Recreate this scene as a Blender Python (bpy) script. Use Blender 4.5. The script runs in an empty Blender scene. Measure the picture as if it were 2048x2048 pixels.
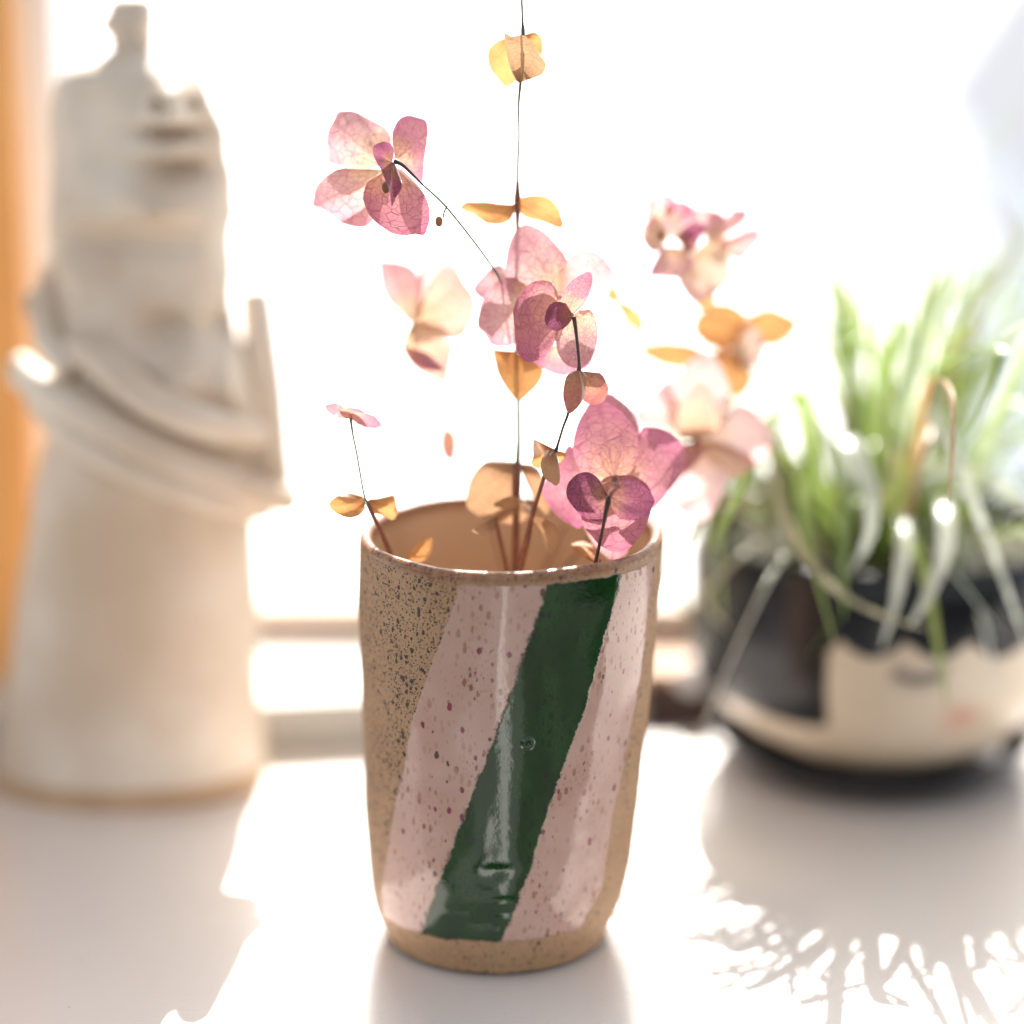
import bpy, bmesh, math, random
from mathutils import Vector, noise
R = math.radians
random.seed(11)
C = bpy.context.scene.collection
sc = bpy.context.scene

# ------------------------------------------------------------------ camera
CAM_H, PITCH, FPX = 0.3225, R(15.2), 5400.0
cam_d = bpy.data.cameras.new('camera'); cam = bpy.data.objects.new('camera', cam_d); C.objects.link(cam)
cam.location = (0, 0, CAM_H); cam.rotation_euler = (R(90) - PITCH, 0, 0)
cam_d.sensor_width = 36; cam_d.lens = FPX / 2048 * 36
cam_d.clip_start = 0.02; cam_d.clip_end = 900
cam_d.dof.use_dof = True; cam_d.dof.focus_distance = 0.727
cam_d.dof.aperture_fstop = 2.25; cam_d.dof.aperture_blades = 9; cam_d.dof.aperture_rotation = R(12)
sc.camera = cam

# ------------------------------------------------------------------ sky, sun, exposure
SUN_EL, SUN_AZ = R(42.5), R(1.5)          # sun stands behind the cup
world = bpy.data.worlds.new('World'); sc.world = world; world.use_nodes = True
wn = world.node_tree; wn.nodes.clear()
sky = wn.nodes.new('ShaderNodeTexSky'); sky.sky_type = 'NISHITA'; sky.sun_disc = False
sky.sun_elevation = SUN_EL; sky.sun_rotation = SUN_AZ; sky.dust_density = 3.0; sky.air_density = 1.0; sky.ozone_density = 1.0
hs = wn.nodes.new('ShaderNodeHueSaturation'); hs.inputs['Saturation'].default_value = 0.30
mx = wn.nodes.new('ShaderNodeMix'); mx.data_type = 'RGBA'; mx.blend_type = 'MULTIPLY'
mx.inputs[0].default_value = 1.0; mx.inputs[7].default_value = (1.0, 0.965, 0.91, 1)
bg = wn.nodes.new('ShaderNodeBackground'); bg.inputs[1].default_value = 0.11
wo = wn.nodes.new('ShaderNodeOutputWorld')
wn.links.new(sky.outputs[0], hs.inputs['Color']); wn.links.new(hs.outputs[0], mx.inputs[6])
wn.links.new(mx.outputs[2], bg.inputs[0]); wn.links.new(bg.outputs[0], wo.inputs[0])
sl = bpy.data.lights.new('sun', 'SUN'); sl.energy = 5.0; sl.angle = R(0.5); sl.color = (1, 0.955, 0.90)
sun = bpy.data.objects.new('sun', sl); C.objects.link(sun)
d = Vector((math.sin(SUN_AZ) * math.cos(SUN_EL), math.cos(SUN_AZ) * math.cos(SUN_EL), math.sin(SUN_EL)))
sun.rotation_euler = d.to_track_quat('Z', 'Y').to_euler()
sc.view_settings.view_transform = 'Standard'; sc.view_settings.look = 'None'
sc.view_settings.exposure = 1.43; sc.view_settings.gamma = 1
sc.cycles.use_denoising = True
sc.cycles.max_bounces = 10; sc.cycles.diffuse_bounces = 5; sc.cycles.transmission_bounces = 6
sc.cycles.sample_clamp_indirect = 8.0; sc.cycles.caustics_reflective = False; sc.cycles.caustics_refractive = False

# ------------------------------------------------------------------ helpers
FWD = Vector((0, math.cos(PITCH), -math.sin(PITCH))); UP = Vector((0, math.sin(PITCH), math.cos(PITCH))); RT = Vector((1, 0, 0))
CAMP = Vector((0, 0, CAM_H))
def at(px, py, dep):
    return CAMP + dep * (FWD + (px - 1024) / FPX * RT + (1024 - py) / FPX * UP)
def aty(px, py, Y):
    k = FWD + (px - 1024) / FPX * RT + (1024 - py) / FPX * UP
    return CAMP + k * (Y / k.y)
def tag(o, label=None, cat=None, group=None, kind=None):
    if label: o['label'] = label
    if cat: o['category'] = cat
    if group: o['group'] = group
    if kind: o['kind'] = kind
    return o
def empty(name, loc, label, cat, group=None):
    o = bpy.data.objects.new(name, None); C.objects.link(o); o.location = loc; o.empty_display_size = 0.01
    return tag(o, label, cat, group)
def mesh(name, verts, faces, mat, parent=None, smooth=True, uvs=None, attrs=None):
    off = parent.location if parent is not None and parent.parent is None else Vector((0, 0, 0))
    if parent is not None and parent.parent is not None: off = parent.parent.location
    me = bpy.data.meshes.new(name)
    me.from_pydata([tuple(Vector(v) - off) for v in verts], [], faces)
    if smooth: me.polygons.foreach_set('use_smooth', [True] * len(me.polygons))
    if uvs:
        l = me.uv_layers.new(name='UVMap')
        vi = [0] * len(me.loops); me.loops.foreach_get('vertex_index', vi)
        fl = []
        for i in vi: fl += [uvs[i][0], uvs[i][1]]
        l.data.foreach_set('uv', fl)
    if attrs:
        for k, vals in attrs.items():
            a = me.attributes.new(k, 'FLOAT', 'POINT'); a.data.foreach_set('value', vals)
    if mat: me.materials.append(mat)
    me.update()
    o = bpy.data.objects.new(name, me); C.objects.link(o)
    if parent is not None: o.parent = parent
    return o
def box(name, x0, x1, y0, y1, z0, z1, mat, parent=None, bev=0.0, yaw=0, piv=(0, 0)):
    bm = bmesh.new(); bmesh.ops.create_cube(bm, size=1)
    for v in bm.verts:
        v.co = Vector(((x0 + x1) / 2 + v.co.x * (x1 - x0), (y0 + y1) / 2 + v.co.y * (y1 - y0), (z0 + z1) / 2 + v.co.z * (z1 - z0)))
    if bev: bmesh.ops.bevel(bm, geom=bm.edges[:], offset=bev, segments=2, affect='EDGES')
    c, s = math.cos(yaw), math.sin(yaw)
    for v in bm.verts:
        dx, dy = v.co.x - piv[0], v.co.y - piv[1]
        v.co.x = piv[0] + c * dx - s * dy; v.co.y = piv[1] + s * dx + c * dy
    vs = [v.co.copy() for v in bm.verts]; fs = [[v.index for v in f.verts] for f in bm.faces]
    bm.free()
    return mesh(name, vs, fs, mat, parent, smooth=False)
def tube_data(pts, rads, seg=8):
    vs, fs = [], []; n = len(pts); prev = None
    for i in range(n):
        t = (pts[min(i + 1, n - 1)] - pts[max(i - 1, 0)]).normalized()
        a = Vector((0, 1, 0)) if prev is None else prev
        a = (a - t * a.dot(t));
        if a.length < 1e-5: a = Vector((1, 0, 0)) - t * t.x
        a.normalize(); b = t.cross(a); prev = a
        for k in range(seg):
            th = 2 * math.pi * k / seg
            vs.append(pts[i] + (a * math.cos(th) + b * math.sin(th)) * rads[i])
    for i in range(n - 1):
        for k in range(seg):
            k2 = (k + 1) % seg
            fs.append((i * seg + k, i * seg + k2, (i + 1) * seg + k2, (i + 1) * seg + k))
    fs.append(tuple(range(seg - 1, -1, -1))); fs.append(tuple((n - 1) * seg + k for k in range(seg)))
    return vs, fs
def spline(pts, n=8):
    out = []; m = len(pts)
    for i in range(m - 1):
        p0, p1, p2, p3 = pts[max(i - 1, 0)], pts[i], pts[i + 1], pts[min(i + 2, m - 1)]
        for j in range(n):
            t = j / n
            out.append(tuple(0.5 * ((2 * p1[k]) + (p2[k] - p0[k]) * t + (2 * p0[k] - 5 * p1[k] + 4 * p2[k] - p3[k]) * t * t + (-p0[k] + 3 * p1[k] - 3 * p2[k] + p3[k]) * t ** 3) for k in range(len(p1))))
    out.append(tuple(pts[-1])); return out

# ------------------------------------------------------------------ material helpers
def mat(name):
    m = bpy.data.materials.new(name); m.use_nodes = True; nt = m.node_tree; nt.nodes.clear()
    out = nt.nodes.new('ShaderNodeOutputMaterial'); return m, nt, out
class N:
    def __init__(s, nt): s.nt = nt
    def n(s, typ, ins=None, **props):
        x = s.nt.nodes.new(typ)
        for k, v in props.items(): setattr(x, k, v)
        if ins:
            for k, v in ins.items(): s.put(x, k, v)
        return x
    def put(s, x, k, v):
        if isinstance(v, bpy.types.NodeSocket): s.nt.links.new(v, x.inputs[k])
        else: x.inputs[k].default_value = v
    def math(s, op, a, b=0.0, c=None, clamp=False):
        x = s.n('ShaderNodeMath', {0: a, 1: b}, operation=op, use_clamp=clamp)
        if c is not None: s.put(x, 2, c)
        return x.outputs[0]
    def ramp(s, v, a, b, lo=0.0, hi=1.0):
        return s.n('ShaderNodeMapRange', {0: v, 1: a, 2: b, 3: lo, 4: hi}, interpolation_type='SMOOTHSTEP').outputs[0]
    def mix(s, f, a, b, blend='MIX'):
        x = s.n('ShaderNodeMix', {0: f}, data_type='RGBA', blend_type=blend)
        s.put(x, 6, a); s.put(x, 7, b); return x.outputs[2]
    def noise(s, vec, scale, detail=3, rough=0.5):
        x = s.n('ShaderNodeTexNoise', {'Scale': scale, 'Detail': detail, 'Roughness': rough})
        if vec is not None: s.put(x, 'Vector', vec)
        return x.outputs[0]
    def obj(s): return s.n('ShaderNodeTexCoord').outputs['Object']
    def scale(s, vec, v): return s.n('ShaderNodeVectorMath', {0: vec, 1: v}, operation='MULTIPLY').outputs[0]
    def attr(s, name): return s.n('ShaderNodeAttribute', attribute_name=name).outputs['Fac']
    def bump(s, h, dist, strength=1.0, nrm=None):
        x = s.n('ShaderNodeBump', {'Height': h, 'Distance': dist, 'Strength': strength})
        if nrm is not None: s.put(x, 'Normal', nrm)
        return x.outputs[0]
    def pb(s, **k):
        x = s.n('ShaderNodeBsdfPrincipled')
        for a, v in k.items(): s.put(x, a.replace('_', ' '), v)
        return x.outputs[0]
def col(r, g, b): return (r, g, b, 1)
def srgb(r, g, b):
    f = lambda c: (c / 255 / 12.92) if c / 255 <= 0.04045 else ((c / 255 + 0.055) / 1.055) ** 2.4
    return (f(r), f(g), f(b), 1)

def simple_mat(name, c1, c2, sc_=30, rough=0.6, bumpd=0.0, bscale=200, spec=0.5):
    m, nt, out = mat(name); g = N(nt); o = g.obj()
    n1 = g.noise(o, sc_, 4)
    c = g.mix(g.ramp(n1, 0.3, 0.7), c1, c2)
    kw = dict(Base_Color=c, Roughness=rough, Specular_IOR_Level=spec)
    if bumpd: kw['Normal'] = g.bump(g.noise(o, bscale, 4), bumpd)
    nt.links.new(g.pb(**kw), out.inputs[0]); return m

def speck(g, vec, scale, rmax, power, thr=0.0):
    v = g.n('ShaderNodeTexVoronoi', {'Vector': vec, 'Scale': scale, 'Randomness': 1.0}, feature='F1', voronoi_dimensions='2D')
    rnd = g.n('ShaderNodeSeparateColor', {0: v.outputs['Color']})
    rad = g.math('MULTIPLY', g.math('POWER', rnd.outputs[0], power), rmax)
    dd = g.math('SUBTRACT', rad, v.outputs['Distance'])
    return g.ramp(dd, -0.02, 0.06), rnd.outputs[1]

# cup clay and glaze: the attribute "stripe" runs 0..3 over the borders between clay, pink, green, pink, clay
def cup_material():
    m, nt, out = mat('speckled_stoneware_glaze'); g = N(nt); o = g.obj()
    st = g.attr('stripe'); low = g.attr('glaze_low'); rimv = g.attr('rim_zone'); dens = g.attr('speck_density')
    wob = g.math('MULTIPLY', g.math('SUBTRACT', g.noise(o, 260, 4, 0.65), 0.5), 0.11)
    wob2 = g.math('MULTIPLY', g.math('SUBTRACT', g.noise(o, 1400, 2, 0.5), 0.5), 0.05)
    s = g.math('ADD', g.math('ADD', st, wob), wob2)
    e = 0.018
    inA = g.ramp(s, -e, e); inB = g.ramp(s, 1 - e, 1 + e); inC = g.ramp(s, 2 - e, 2 + e); inD = g.ramp(s, 3 - e, 3 + e)
    lowm = g.ramp(g.math('ADD', low, g.math('MULTIPLY', wob, 0.02)), -0.0003, 0.0002)
    glz = g.math('MULTIPLY', g.math('SUBTRACT', inA, inD), lowm)
    green = g.math('MULTIPLY', g.math('SUBTRACT', inB, inC), lowm)
    # clay; specks are laid out in skin coordinates (arc length, height), drawn out a little downwards
    uvm = g.n('ShaderNodeTexCoord').outputs['UV']
    wn_ = g.n('ShaderNodeTexNoise', {'Vector': o, 'Scale': 900.0, 'Detail': 2.0}).outputs['Color']
    wv = g.n('ShaderNodeMix', {0: 0.0009}, data_type='VECTOR'); g.put(wv, 4, uvm); g.put(wv, 5, wn_)
    uvw = wv.outputs[1]
    sk = lambda f: g.scale(uvw, (1, f, 1))
    d1, r1 = speck(g, sk(.75), 560, 0.36, 1.9); d2, r2 = speck(g, sk(.85), 1500, 0.48, 0.8)
    d3, r3 = speck(g, sk(.7), 170, 0.17, 3.0)
    clump = g.noise(o, 60, 3)
    dn = g.math('MULTIPLY', dens, g.ramp(clump, 0.20, 0.50))
    fine = g.math('MULTIPLY', d2, g.ramp(g.math('SUBTRACT', r2, g.math('SUBTRACT', 0.97, g.math('MULTIPLY', dn, 0.80))), -0.02, 0.02))
    mid = g.math('MULTIPLY', d1, g.ramp(g.math('SUBTRACT', r1, g.math('SUBTRACT', 0.90, g.math('MULTIPLY', dn, 0.90))), -0.02, 0.02))
    spk = g.math('MAXIMUM', g.math('MAXIMUM', fine, mid), g.math('MULTIPLY', d3, g.ramp(dn, .1, .4)))
    grain = g.noise(o, 900, 4, 0.7)
    clay = g.mix(g.ramp(g.noise(o, 70, 3), 0.3, 0.7), col(0.34, 0.20, 0.112), col(0.39, 0.245, 0.145))
    clay = g.mix(g.ramp(grain, 0.35, 0.7), clay, col(0.46, 0.285, 0.16))
    clay = g.mix(g.math('MULTIPLY', spk, 0.93), clay, col(0.03, 0.024, 0.026))
    rimc = g.mix(g.ramp(g.noise(o, 500, 4), 0.35, 0.7), col(0.26, 0.12, 0.06), col(0.35, 0.19, 0.11))
    rimc = g.mix(g.math('MULTIPLY', spk, 0.7), rimc, col(0.05, 0.03, 0.03))
    clay = g.mix(g.attr('inside'), clay, g.mix(g.ramp(g.noise(o, 45, 4), .3, .7), col(0.50, 0.345, 0.215), col(0.57, 0.41, 0.27)))
    clay = g.mix(rimv, clay, rimc)
    # pink glaze
    p1, q1 = speck(g, sk(.65), 260, 0.22, 2.6); p2, q2 = speck(g, sk(.5), 520, 0.36, 1.9)
    p3, q3 = speck(g, sk(.5), 1150, 0.38, 1.3)
    pclump = g.ramp(g.noise(o, 48, 3), 0.40, 0.60)
    pink = g.mix(g.ramp(g.noise(o, 60, 3), 0.3, 0.7), col(0.49, 0.305, 0.25), col(0.54, 0.355, 0.30))
    rust = g.mix(q2, col(0.30, 0.10, 0.035), col(0.16, 0.06, 0.03))
    pink = g.mix(g.math('MULTIPLY', g.math('MULTIPLY', p3, 0.6), pclump), pink, col(0.36, 0.17, 0.10))
    pink = g.mix(g.math('MULTIPLY', g.math('MULTIPLY', p2, 0.92), g.math('ADD', g.math('MULTIPLY', pclump, 0.8), 0.2)), pink, rust)
    pk = g.mix(g.ramp(q1, 0.45, 0.55), col(0.055, 0.03, 0.035), col(0.20, 0.02, 0.07))
    pink = g.mix(g.math('MULTIPLY', p1, 0.9), pink, pk)
    # green glaze
    grn = g.mix(g.ramp(g.noise(g.scale(o, (1, 1, 0.4)), 120, 4, 0.6), 0.3, 0.75), col(0.006, 0.032, 0.007), col(0.012, 0.056, 0.011))
    grn = g.mix(g.math('MULTIPLY', g.math('MAXIMUM', p1, g.math('MULTIPLY', p2, 0.7)), 0.7), grn, col(0.006, 0.010, 0.012))
    c = g.mix(glz, clay, pink); c = g.mix(green, c, grn)
    # dark burnt line where the glazes meet
    e1 = g.math('SUBTRACT', 1.0, g.math('MULTIPLY', g.math('ABSOLUTE', g.math('SUBTRACT', s, 1.0)), 22.0), clamp=True)
    e1 = g.math('MULTIPLY', g.math('MULTIPLY', e1, lowm), g.ramp(g.noise(o, 320, 2), 0.45, 0.62))
    c = g.mix(g.math('MULTIPLY', e1, 0.8), c, col(0.05, 0.025, 0.02))
    rough = g.math('SUBTRACT', 0.62, g.math('MULTIPLY', glz, 0.55))
    rough = g.math('SUBTRACT', rough, g.math('MULTIPLY', rimv, 0.30), clamp=True)
    h = g.math('ADD', g.math('MULTIPLY', glz, 0.9), g.math('MULTIPLY', green, 0.5))
    b1 = g.bump(h, 0.00042)
    orange_peel = g.math('MULTIPLY', g.noise(o, 420, 3, 0.6), 1.0)
    b2 = g.bump(g.noise(g.scale(o, (1, 1, .5)), 75, 2, 0.5), 0.00030, 0.40, b1)
    b3 = g.bump(orange_peel, 0.00005, 1.0, b2)
    nonglz = g.math('SUBTRACT', 1.0, glz)
    b4 = g.bump(g.math('MULTIPLY', g.math('SUBTRACT', grain, g.math('MULTIPLY', spk, 0.5)), nonglz), 0.00007, 1.0, b3)
    sh = g.pb(Base_Color=c, Roughness=rough, Specular_IOR_Level=g.math('ADD', 0.4, g.math('MULTIPLY', glz, 0.35)), Normal=b4)
    nt.links.new(sh, out.inputs[0]); return m

def petal_material(name, base, edge, heart, vein, trans=0.62, vstr=0.6, leaf=False, gloss=0.25):
    m, nt, out = mat(name); g = N(nt)
    uv = g.n('ShaderNodeTexCoord').outputs['UV']
    sp = g.n('ShaderNodeSeparateXYZ', {0: uv}); u, v = sp.outputs[0], sp.outputs[1]
    oi = g.n('ShaderNodeObjectInfo').outputs['Random']
    # veins fan out of the base: u is spread by the distance along the petal
    cv = g.n('ShaderNodeCombineXYZ', {0: g.math('MULTIPLY', u, 4.5 if not leaf else 3.0), 1: g.math('MULTIPLY', g.math('POWER', v, 1.5), 6.5), 2: g.math('MULTIPLY', oi, 37.0)}).outputs[0]
    nz = g.n('ShaderNodeTexNoise', {'Vector': cv, 'Scale': 1.3, 'Detail': 2.0}).outputs['Color']
    cvw = g.n('ShaderNodeMix', {0: 0.16}, data_type='VECTOR'); g.put(cvw, 4, cv); g.put(cvw, 5, nz)
    vo = g.n('ShaderNodeTexVoronoi', {'Vector': cvw.outputs[1], 'Scale': 1.6}, feature='DISTANCE_TO_EDGE').outputs[0]
    vo2 = g.n('ShaderNodeTexVoronoi', {'Vector': cvw.outputs[1], 'Scale': 4.2}, feature='DISTANCE_TO_EDGE').outputs[0]
    rad = g.math('ABSOLUTE', g.math('SINE', g.math('MULTIPLY', g.math('ADD', u, g.math('MULTIPLY', g.math('SUBTRACT', g.noise(cv, 0.8, 2), 0.5), 0.35)), 13.0)))
    radv = g.math('MULTIPLY', g.math('SUBTRACT', 1.0, g.ramp(rad, 0.0, 0.22)), g.ramp(v, 0.75, 0.15))
    ve = g.math('MAXIMUM', g.math('SUBTRACT', 1.0, g.ramp(vo, 0.0, 0.055)), g.math('MULTIPLY', g.math('SUBTRACT', 1.0, g.ramp(vo2, 0.0, 0.09)), 0.35))
    ve = g.math('MAXIMUM', ve, g.math('MULTIPLY', radv, 0.8))
    mid = g.math('SUBTRACT', 1.0, g.ramp(g.math('ABSOLUTE', u), 0.0, 0.05))
    ve = g.math('MAXIMUM', ve, g.math('MULTIPLY', mid, 0.5))
    nb = g.noise(cv, 0.55, 3)
    au = g.math('ABSOLUTE', u)
    edgef = g.ramp(g.math('ADD', g.math('ADD', g.math('MULTIPLY', v, 0.75), g.math('MULTIPLY', au, 0.35)), g.math('MULTIPLY', nb, 0.5)), 0.65, 1.25)
    heartf = g.ramp(g.math('ADD', v, g.math('MULTIPLY', g.math('SUBTRACT', nb, 0.5), 0.5)), 0.60, 0.12)
    c = g.mix(edgef, base, edge); c = g.mix(heartf, c, heart)
    c = g.mix(g.math('MULTIPLY', g.ramp(g.noise(cv, 2.2, 4), 0.35, 0.75), 0.35), c, edge)
    c = g.mix(g.math('MULTIPLY', ve, vstr), c, vein)
    bp = g.bump(g.math('ADD', g.math('MULTIPLY', ve, -0.6), g.noise(cv, 1.6, 3)), 0.0003, 0.7)
    dif = g.n('ShaderNodeBsdfDiffuse', {'Color': c, 'Normal': bp}).outputs[0]
    tr = g.n('ShaderNodeBsdfTranslucent', {'Color': c, 'Normal': bp}).outputs[0]
    a = g.n('ShaderNodeMixShader', {0: trans, 1: dif, 2: tr}).outputs[0]
    gl = g.n('ShaderNodeBsdfGlossy', {'Color': col(1, 1, 1), 'Roughness': 0.45, 'Normal': bp}).outputs[0]
    fr = g.n('ShaderNodeFresnel', {'IOR': 1.35}).outputs[0]
    a2 = g.n('ShaderNodeMixShader', {0: g.math('MULTIPLY', fr, gloss), 1: a, 2: gl}).outputs[0]
    nt.links.new(a2, out.inputs[0]); return m

M = {}
M['cup'] = cup_material()
M['pink'] = petal_material('pink_petal', col(0.58, 0.38, 0.35), col(0.50, 0.23, 0.29), col(0.78, 0.56, 0.36), col(0.34, 0.09, 0.14), 0.62, 0.62)
M['rose'] = petal_material('rose_petal', col(0.50, 0.24, 0.255), col(0.42, 0.14, 0.23), col(0.70, 0.40, 0.27), col(0.27, 0.055, 0.11), 0.60, 0.62)
M['plum'] = petal_material('plum_petal', col(0.32, 0.11, 0.16), col(0.25, 0.075, 0.15), col(0.42, 0.21, 0.15), col(0.11, 0.02, 0.045), 0.50, 0.6)
M['pale'] = petal_material('pale_pink_petal', col(0.90, 0.73, 0.69), col(0.82, 0.50, 0.55), col(0.86, 0.62, 0.46), col(0.56, 0.26, 0.26), 0.66, 0.45)
M['peach'] = petal_material('peach_petal', col(0.60, 0.40, 0.30), col(0.54, 0.28, 0.27), col(0.60, 0.38, 0.23), col(0.50, 0.26, 0.15), 0.60, 0.35)
M['cream'] = petal_material('cream_petal', col(0.68, 0.55, 0.43), col(0.60, 0.34, 0.36), col(0.64, 0.44, 0.28), col(0.60, 0.40, 0.28), 0.62, 0.3)
M['leaf'] = petal_material('amber_dry_leaf', col(0.63, 0.32, 0.12), col(0.57, 0.285, 0.11), col(0.46, 0.20, 0.075), col(0.42, 0.23, 0.09), 0.52, 0.3, True)
M['tan'] = petal_material('tan_dry_leaf', col(0.54, 0.33, 0.185), col(0.49, 0.29, 0.16), col(0.36, 0.20, 0.11), col(0.32, 0.18, 0.10), 0.40, 0.35, True)
M['russet'] = petal_material('russet_dry_leaf', col(0.50, 0.24, 0.16), col(0.38, 0.11, 0.13), col(0.50, 0.30, 0.17), col(0.22, 0.07, 0.06), 0.42, 0.5, True)
M['stem'] = simple_mat('dry_stem', col(0.05, 0.055, 0.035), col(0.09, 0.07, 0.05), 400, 0.5)
M['stem_brown'] = simple_mat('brown_stem', col(0.16, 0.055, 0.035), col(0.24, 0.09, 0.055), 300, 0.5)
M['stem_green'] = simple_mat('green_stem', col(0.08, 0.16, 0.09), col(0.13, 0.20, 0.12), 300, 0.5)
M['stem_dark'] = simple_mat('dark_stem', col(0.035, 0.018, 0.018), col(0.06, 0.03, 0.025), 300, 0.45)

# ------------------------------------------------------------------ setting: sill board, window, street below
def sill_material():
    m, nt, out = mat('white_painted_sill'); g = N(nt); o = g.obj()
    c = g.mix(g.ramp(g.noise(o, 9, 4), 0.3, 0.7), col(0.75, 0.70, 0.665), col(0.80, 0.75, 0.715))
    grain = g.noise(g.scale(o, (1, 4, 1)), 160, 4, 0.6)
    c = g.mix(g.ramp(g.noise(o, 700, 3), 0.72, 0.80), c, col(0.38, 0.30, 0.27))
    b = g.bump(g.noise(o, 1300, 3, 0.6), 0.00006); b = g.bump(grain, 0.00025, 0.5, b)
    nt.links.new(g.pb(Base_Color=c, Roughness=0.28, Specular_IOR_Level=0.6, Coat_Weight=0.6, Coat_Roughness=0.12, Normal=b), out.inputs[0]); return m
M['sill'] = sill_material()
YAW = R(8.6)
# sill board seen from above, its far edge turned 8.6 degrees
def sill_board():
    far = lambda x: 0.884 + math.tan(YAW) * x
    x0, x1, yn, t = -0.9, 0.9, 0.6605, 0.03
    vs = [(x0, yn, 0), (x1, yn, 0), (x1, far(x1), 0), (x0, far(x0), 0), (x0, yn, -t), (x1, yn, -t), (x1, far(x1), -t), (x0, far(x0), -t)]
    fs = [(0, 1, 2, 3), (7, 6, 5, 4), (0, 4, 5, 1), (1, 5, 6, 2), (2, 6, 7, 3), (3, 7, 4, 0)]
    o = mesh('windowsill', vs, fs, M['sill'], smooth=False); tag(o, kind='structure')
sill_board()
M['frame'] = simple_mat('white_window_paint', col(0.76, 0.76, 0.78), col(0.80, 0.80, 0.82), 12, 0.4, 0.0001, 300)
M['greyrail'] = simple_mat('plain_grey_rail', col(0.40, 0.39, 0.355), col(0.47, 0.455, 0.42), 20, 0.5, 0.0001, 300)  # two close greys, mottled at random
M['orange'] = simple_mat('varnished_orange_wood', col(0.55, 0.27, 0.085), col(0.64, 0.34, 0.12), 6, 0.35, 0.0001, 60)
wf = empty('window_frame', (0, 0.884, 0), 'pale window frame behind the figurine, low rail running on past the cup to the plant pot', 'window frame')
def prism(name, poly, z0, z1, m, parent):
    n = len(poly); vs = [(x, y, z0) for x, y in poly] + [(x, y, z1) for x, y in poly]
    fs = [tuple(range(n - 1, -1, -1)), tuple(range(n, 2 * n))] + [(k, (k + 1) % n, n + (k + 1) % n, n + k) for k in range(n)]
    return mesh(name, vs, fs, m, parent, smooth=False)
fy = lambda x: 0.884 + math.tan(YAW) * x
prism('rail', [(-0.45, fy(-.45) + .0008), (0.045, fy(.045) + .0008), (0.045, .9425), (-.45, .9425)], -.03, .018, M['greyrail'], wf)
M['slat'] = simple_mat('pinkish_slat', col(0.72, 0.58, 0.52), col(0.84, 0.76, 0.73), 30, 0.7)
M['slat2'] = simple_mat('tan_edge', col(0.70, 0.58, 0.44), col(0.76, 0.66, 0.52), 30, 0.6)
box('backing', -0.45, 0.45, 0.9462, 0.9520, -0.03, 0.0290, M['greyrail'], wf)
s0 = None
for i in range(92):
    x = -0.135 + i * 0.0029
    if s0 is None: s0 = box('slat', -0.00122, 0.00122, -0.0018, 0.0012, 0.0, 0.0108, M['slat'], None, 0.0003); o = s0
    else: o = s0.copy(); C.objects.link(o)
    o.parent = wf; o.location = (x, 0.9447 + random.uniform(-.0003, .0003) - wf.location.y, 0.0182)
box('cap', -0.45, 0.45, 0.9415, 0.9535, 0.0293, 0.0312, M['slat2'], wf, 0.0004)
box('ledge', -0.45, 0.45, 0.9540, 1.012, -0.03, 0.0300, M['frame'], wf, 0.001)
box('ledge', -0.45, 0.45, 1.020, 1.075, -0.03, 0.0300, M['frame'], wf, 0.001)
p = aty(82, 300, 0.94)
box('post', p.x - 0.0075, p.x + 0.0085, 0.925, 0.965, -0.03, 0.75, M['frame'], wf, 0.001)
p = aty(38, 300, 0.90)
jb = box('wooden_jamb', -0.30, p.x - 0.001, 0.895, 0.922, -0.03, 0.75, M['orange'], None, 0.002)
tag(jb, 'orange varnished wooden window jamb at the left edge beside the figurine', 'window jamb')

def ground_material():
    m, nt, out = mat('snowy_ground'); g = N(nt); o = g.obj()
    c = g.mix(g.ramp(g.noise(o, 0.35, 5), 0.35, 0.7), col(0.78, 0.79, 0.80), col(0.66, 0.68, 0.71))
    nt.links.new(g.pb(Base_Color=c, Roughness=0.8, Normal=g.bump(g.noise(o, 2.5, 5), 0.05)), out.inputs[0]); return m
GZ = -6.0
gr = mesh('ground', [(-600, 2, GZ), (600, 2, GZ), (600, 800, GZ), (-600, 800, GZ)], [(0, 1, 2, 3)], ground_material(), smooth=False)
tag(gr, kind='structure')
# added building, painted blue grey to tint the far background behind the plant
M['cool_tint'] = simple_mat('blue_grey_tint', col(0.50, 0.56, 0.66), col(0.58, 0.64, 0.72), 0.6, 0.8)
M['slate'] = simple_mat('slate_roof', col(0.20, 0.22, 0.26), col(0.28, 0.30, 0.34), 0.8, 0.7)
tint_shed = empty('tint_shed', (5.0, 16, GZ), 'added pale blue grey building far away, giving the cool tint behind the plant', 'tint_shed')
box('wall', 2.75, 8.0, 14.0, 18.0, GZ, GZ + 4.2, M['cool_tint'], tint_shed)
rf = [(2.5, 13.7, GZ + 4.2), (8.2, 13.7, GZ + 4.2), (8.2, 18.3, GZ + 4.2), (2.5, 18.3, GZ + 4.2), (2.9, 16, GZ + 5.6), (7.9, 16, GZ + 5.6)]
mesh('roof', rf, [(0, 1, 5, 4), (2, 3, 4, 5), (0, 4, 3), (1, 2, 5), (3, 2, 1, 0)], M['slate'], tint_shed, smooth=False)
box('door', 4.2, 5.1, 13.95, 13.995, GZ, GZ + 2.1, M['slate'], tint_shed)
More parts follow.
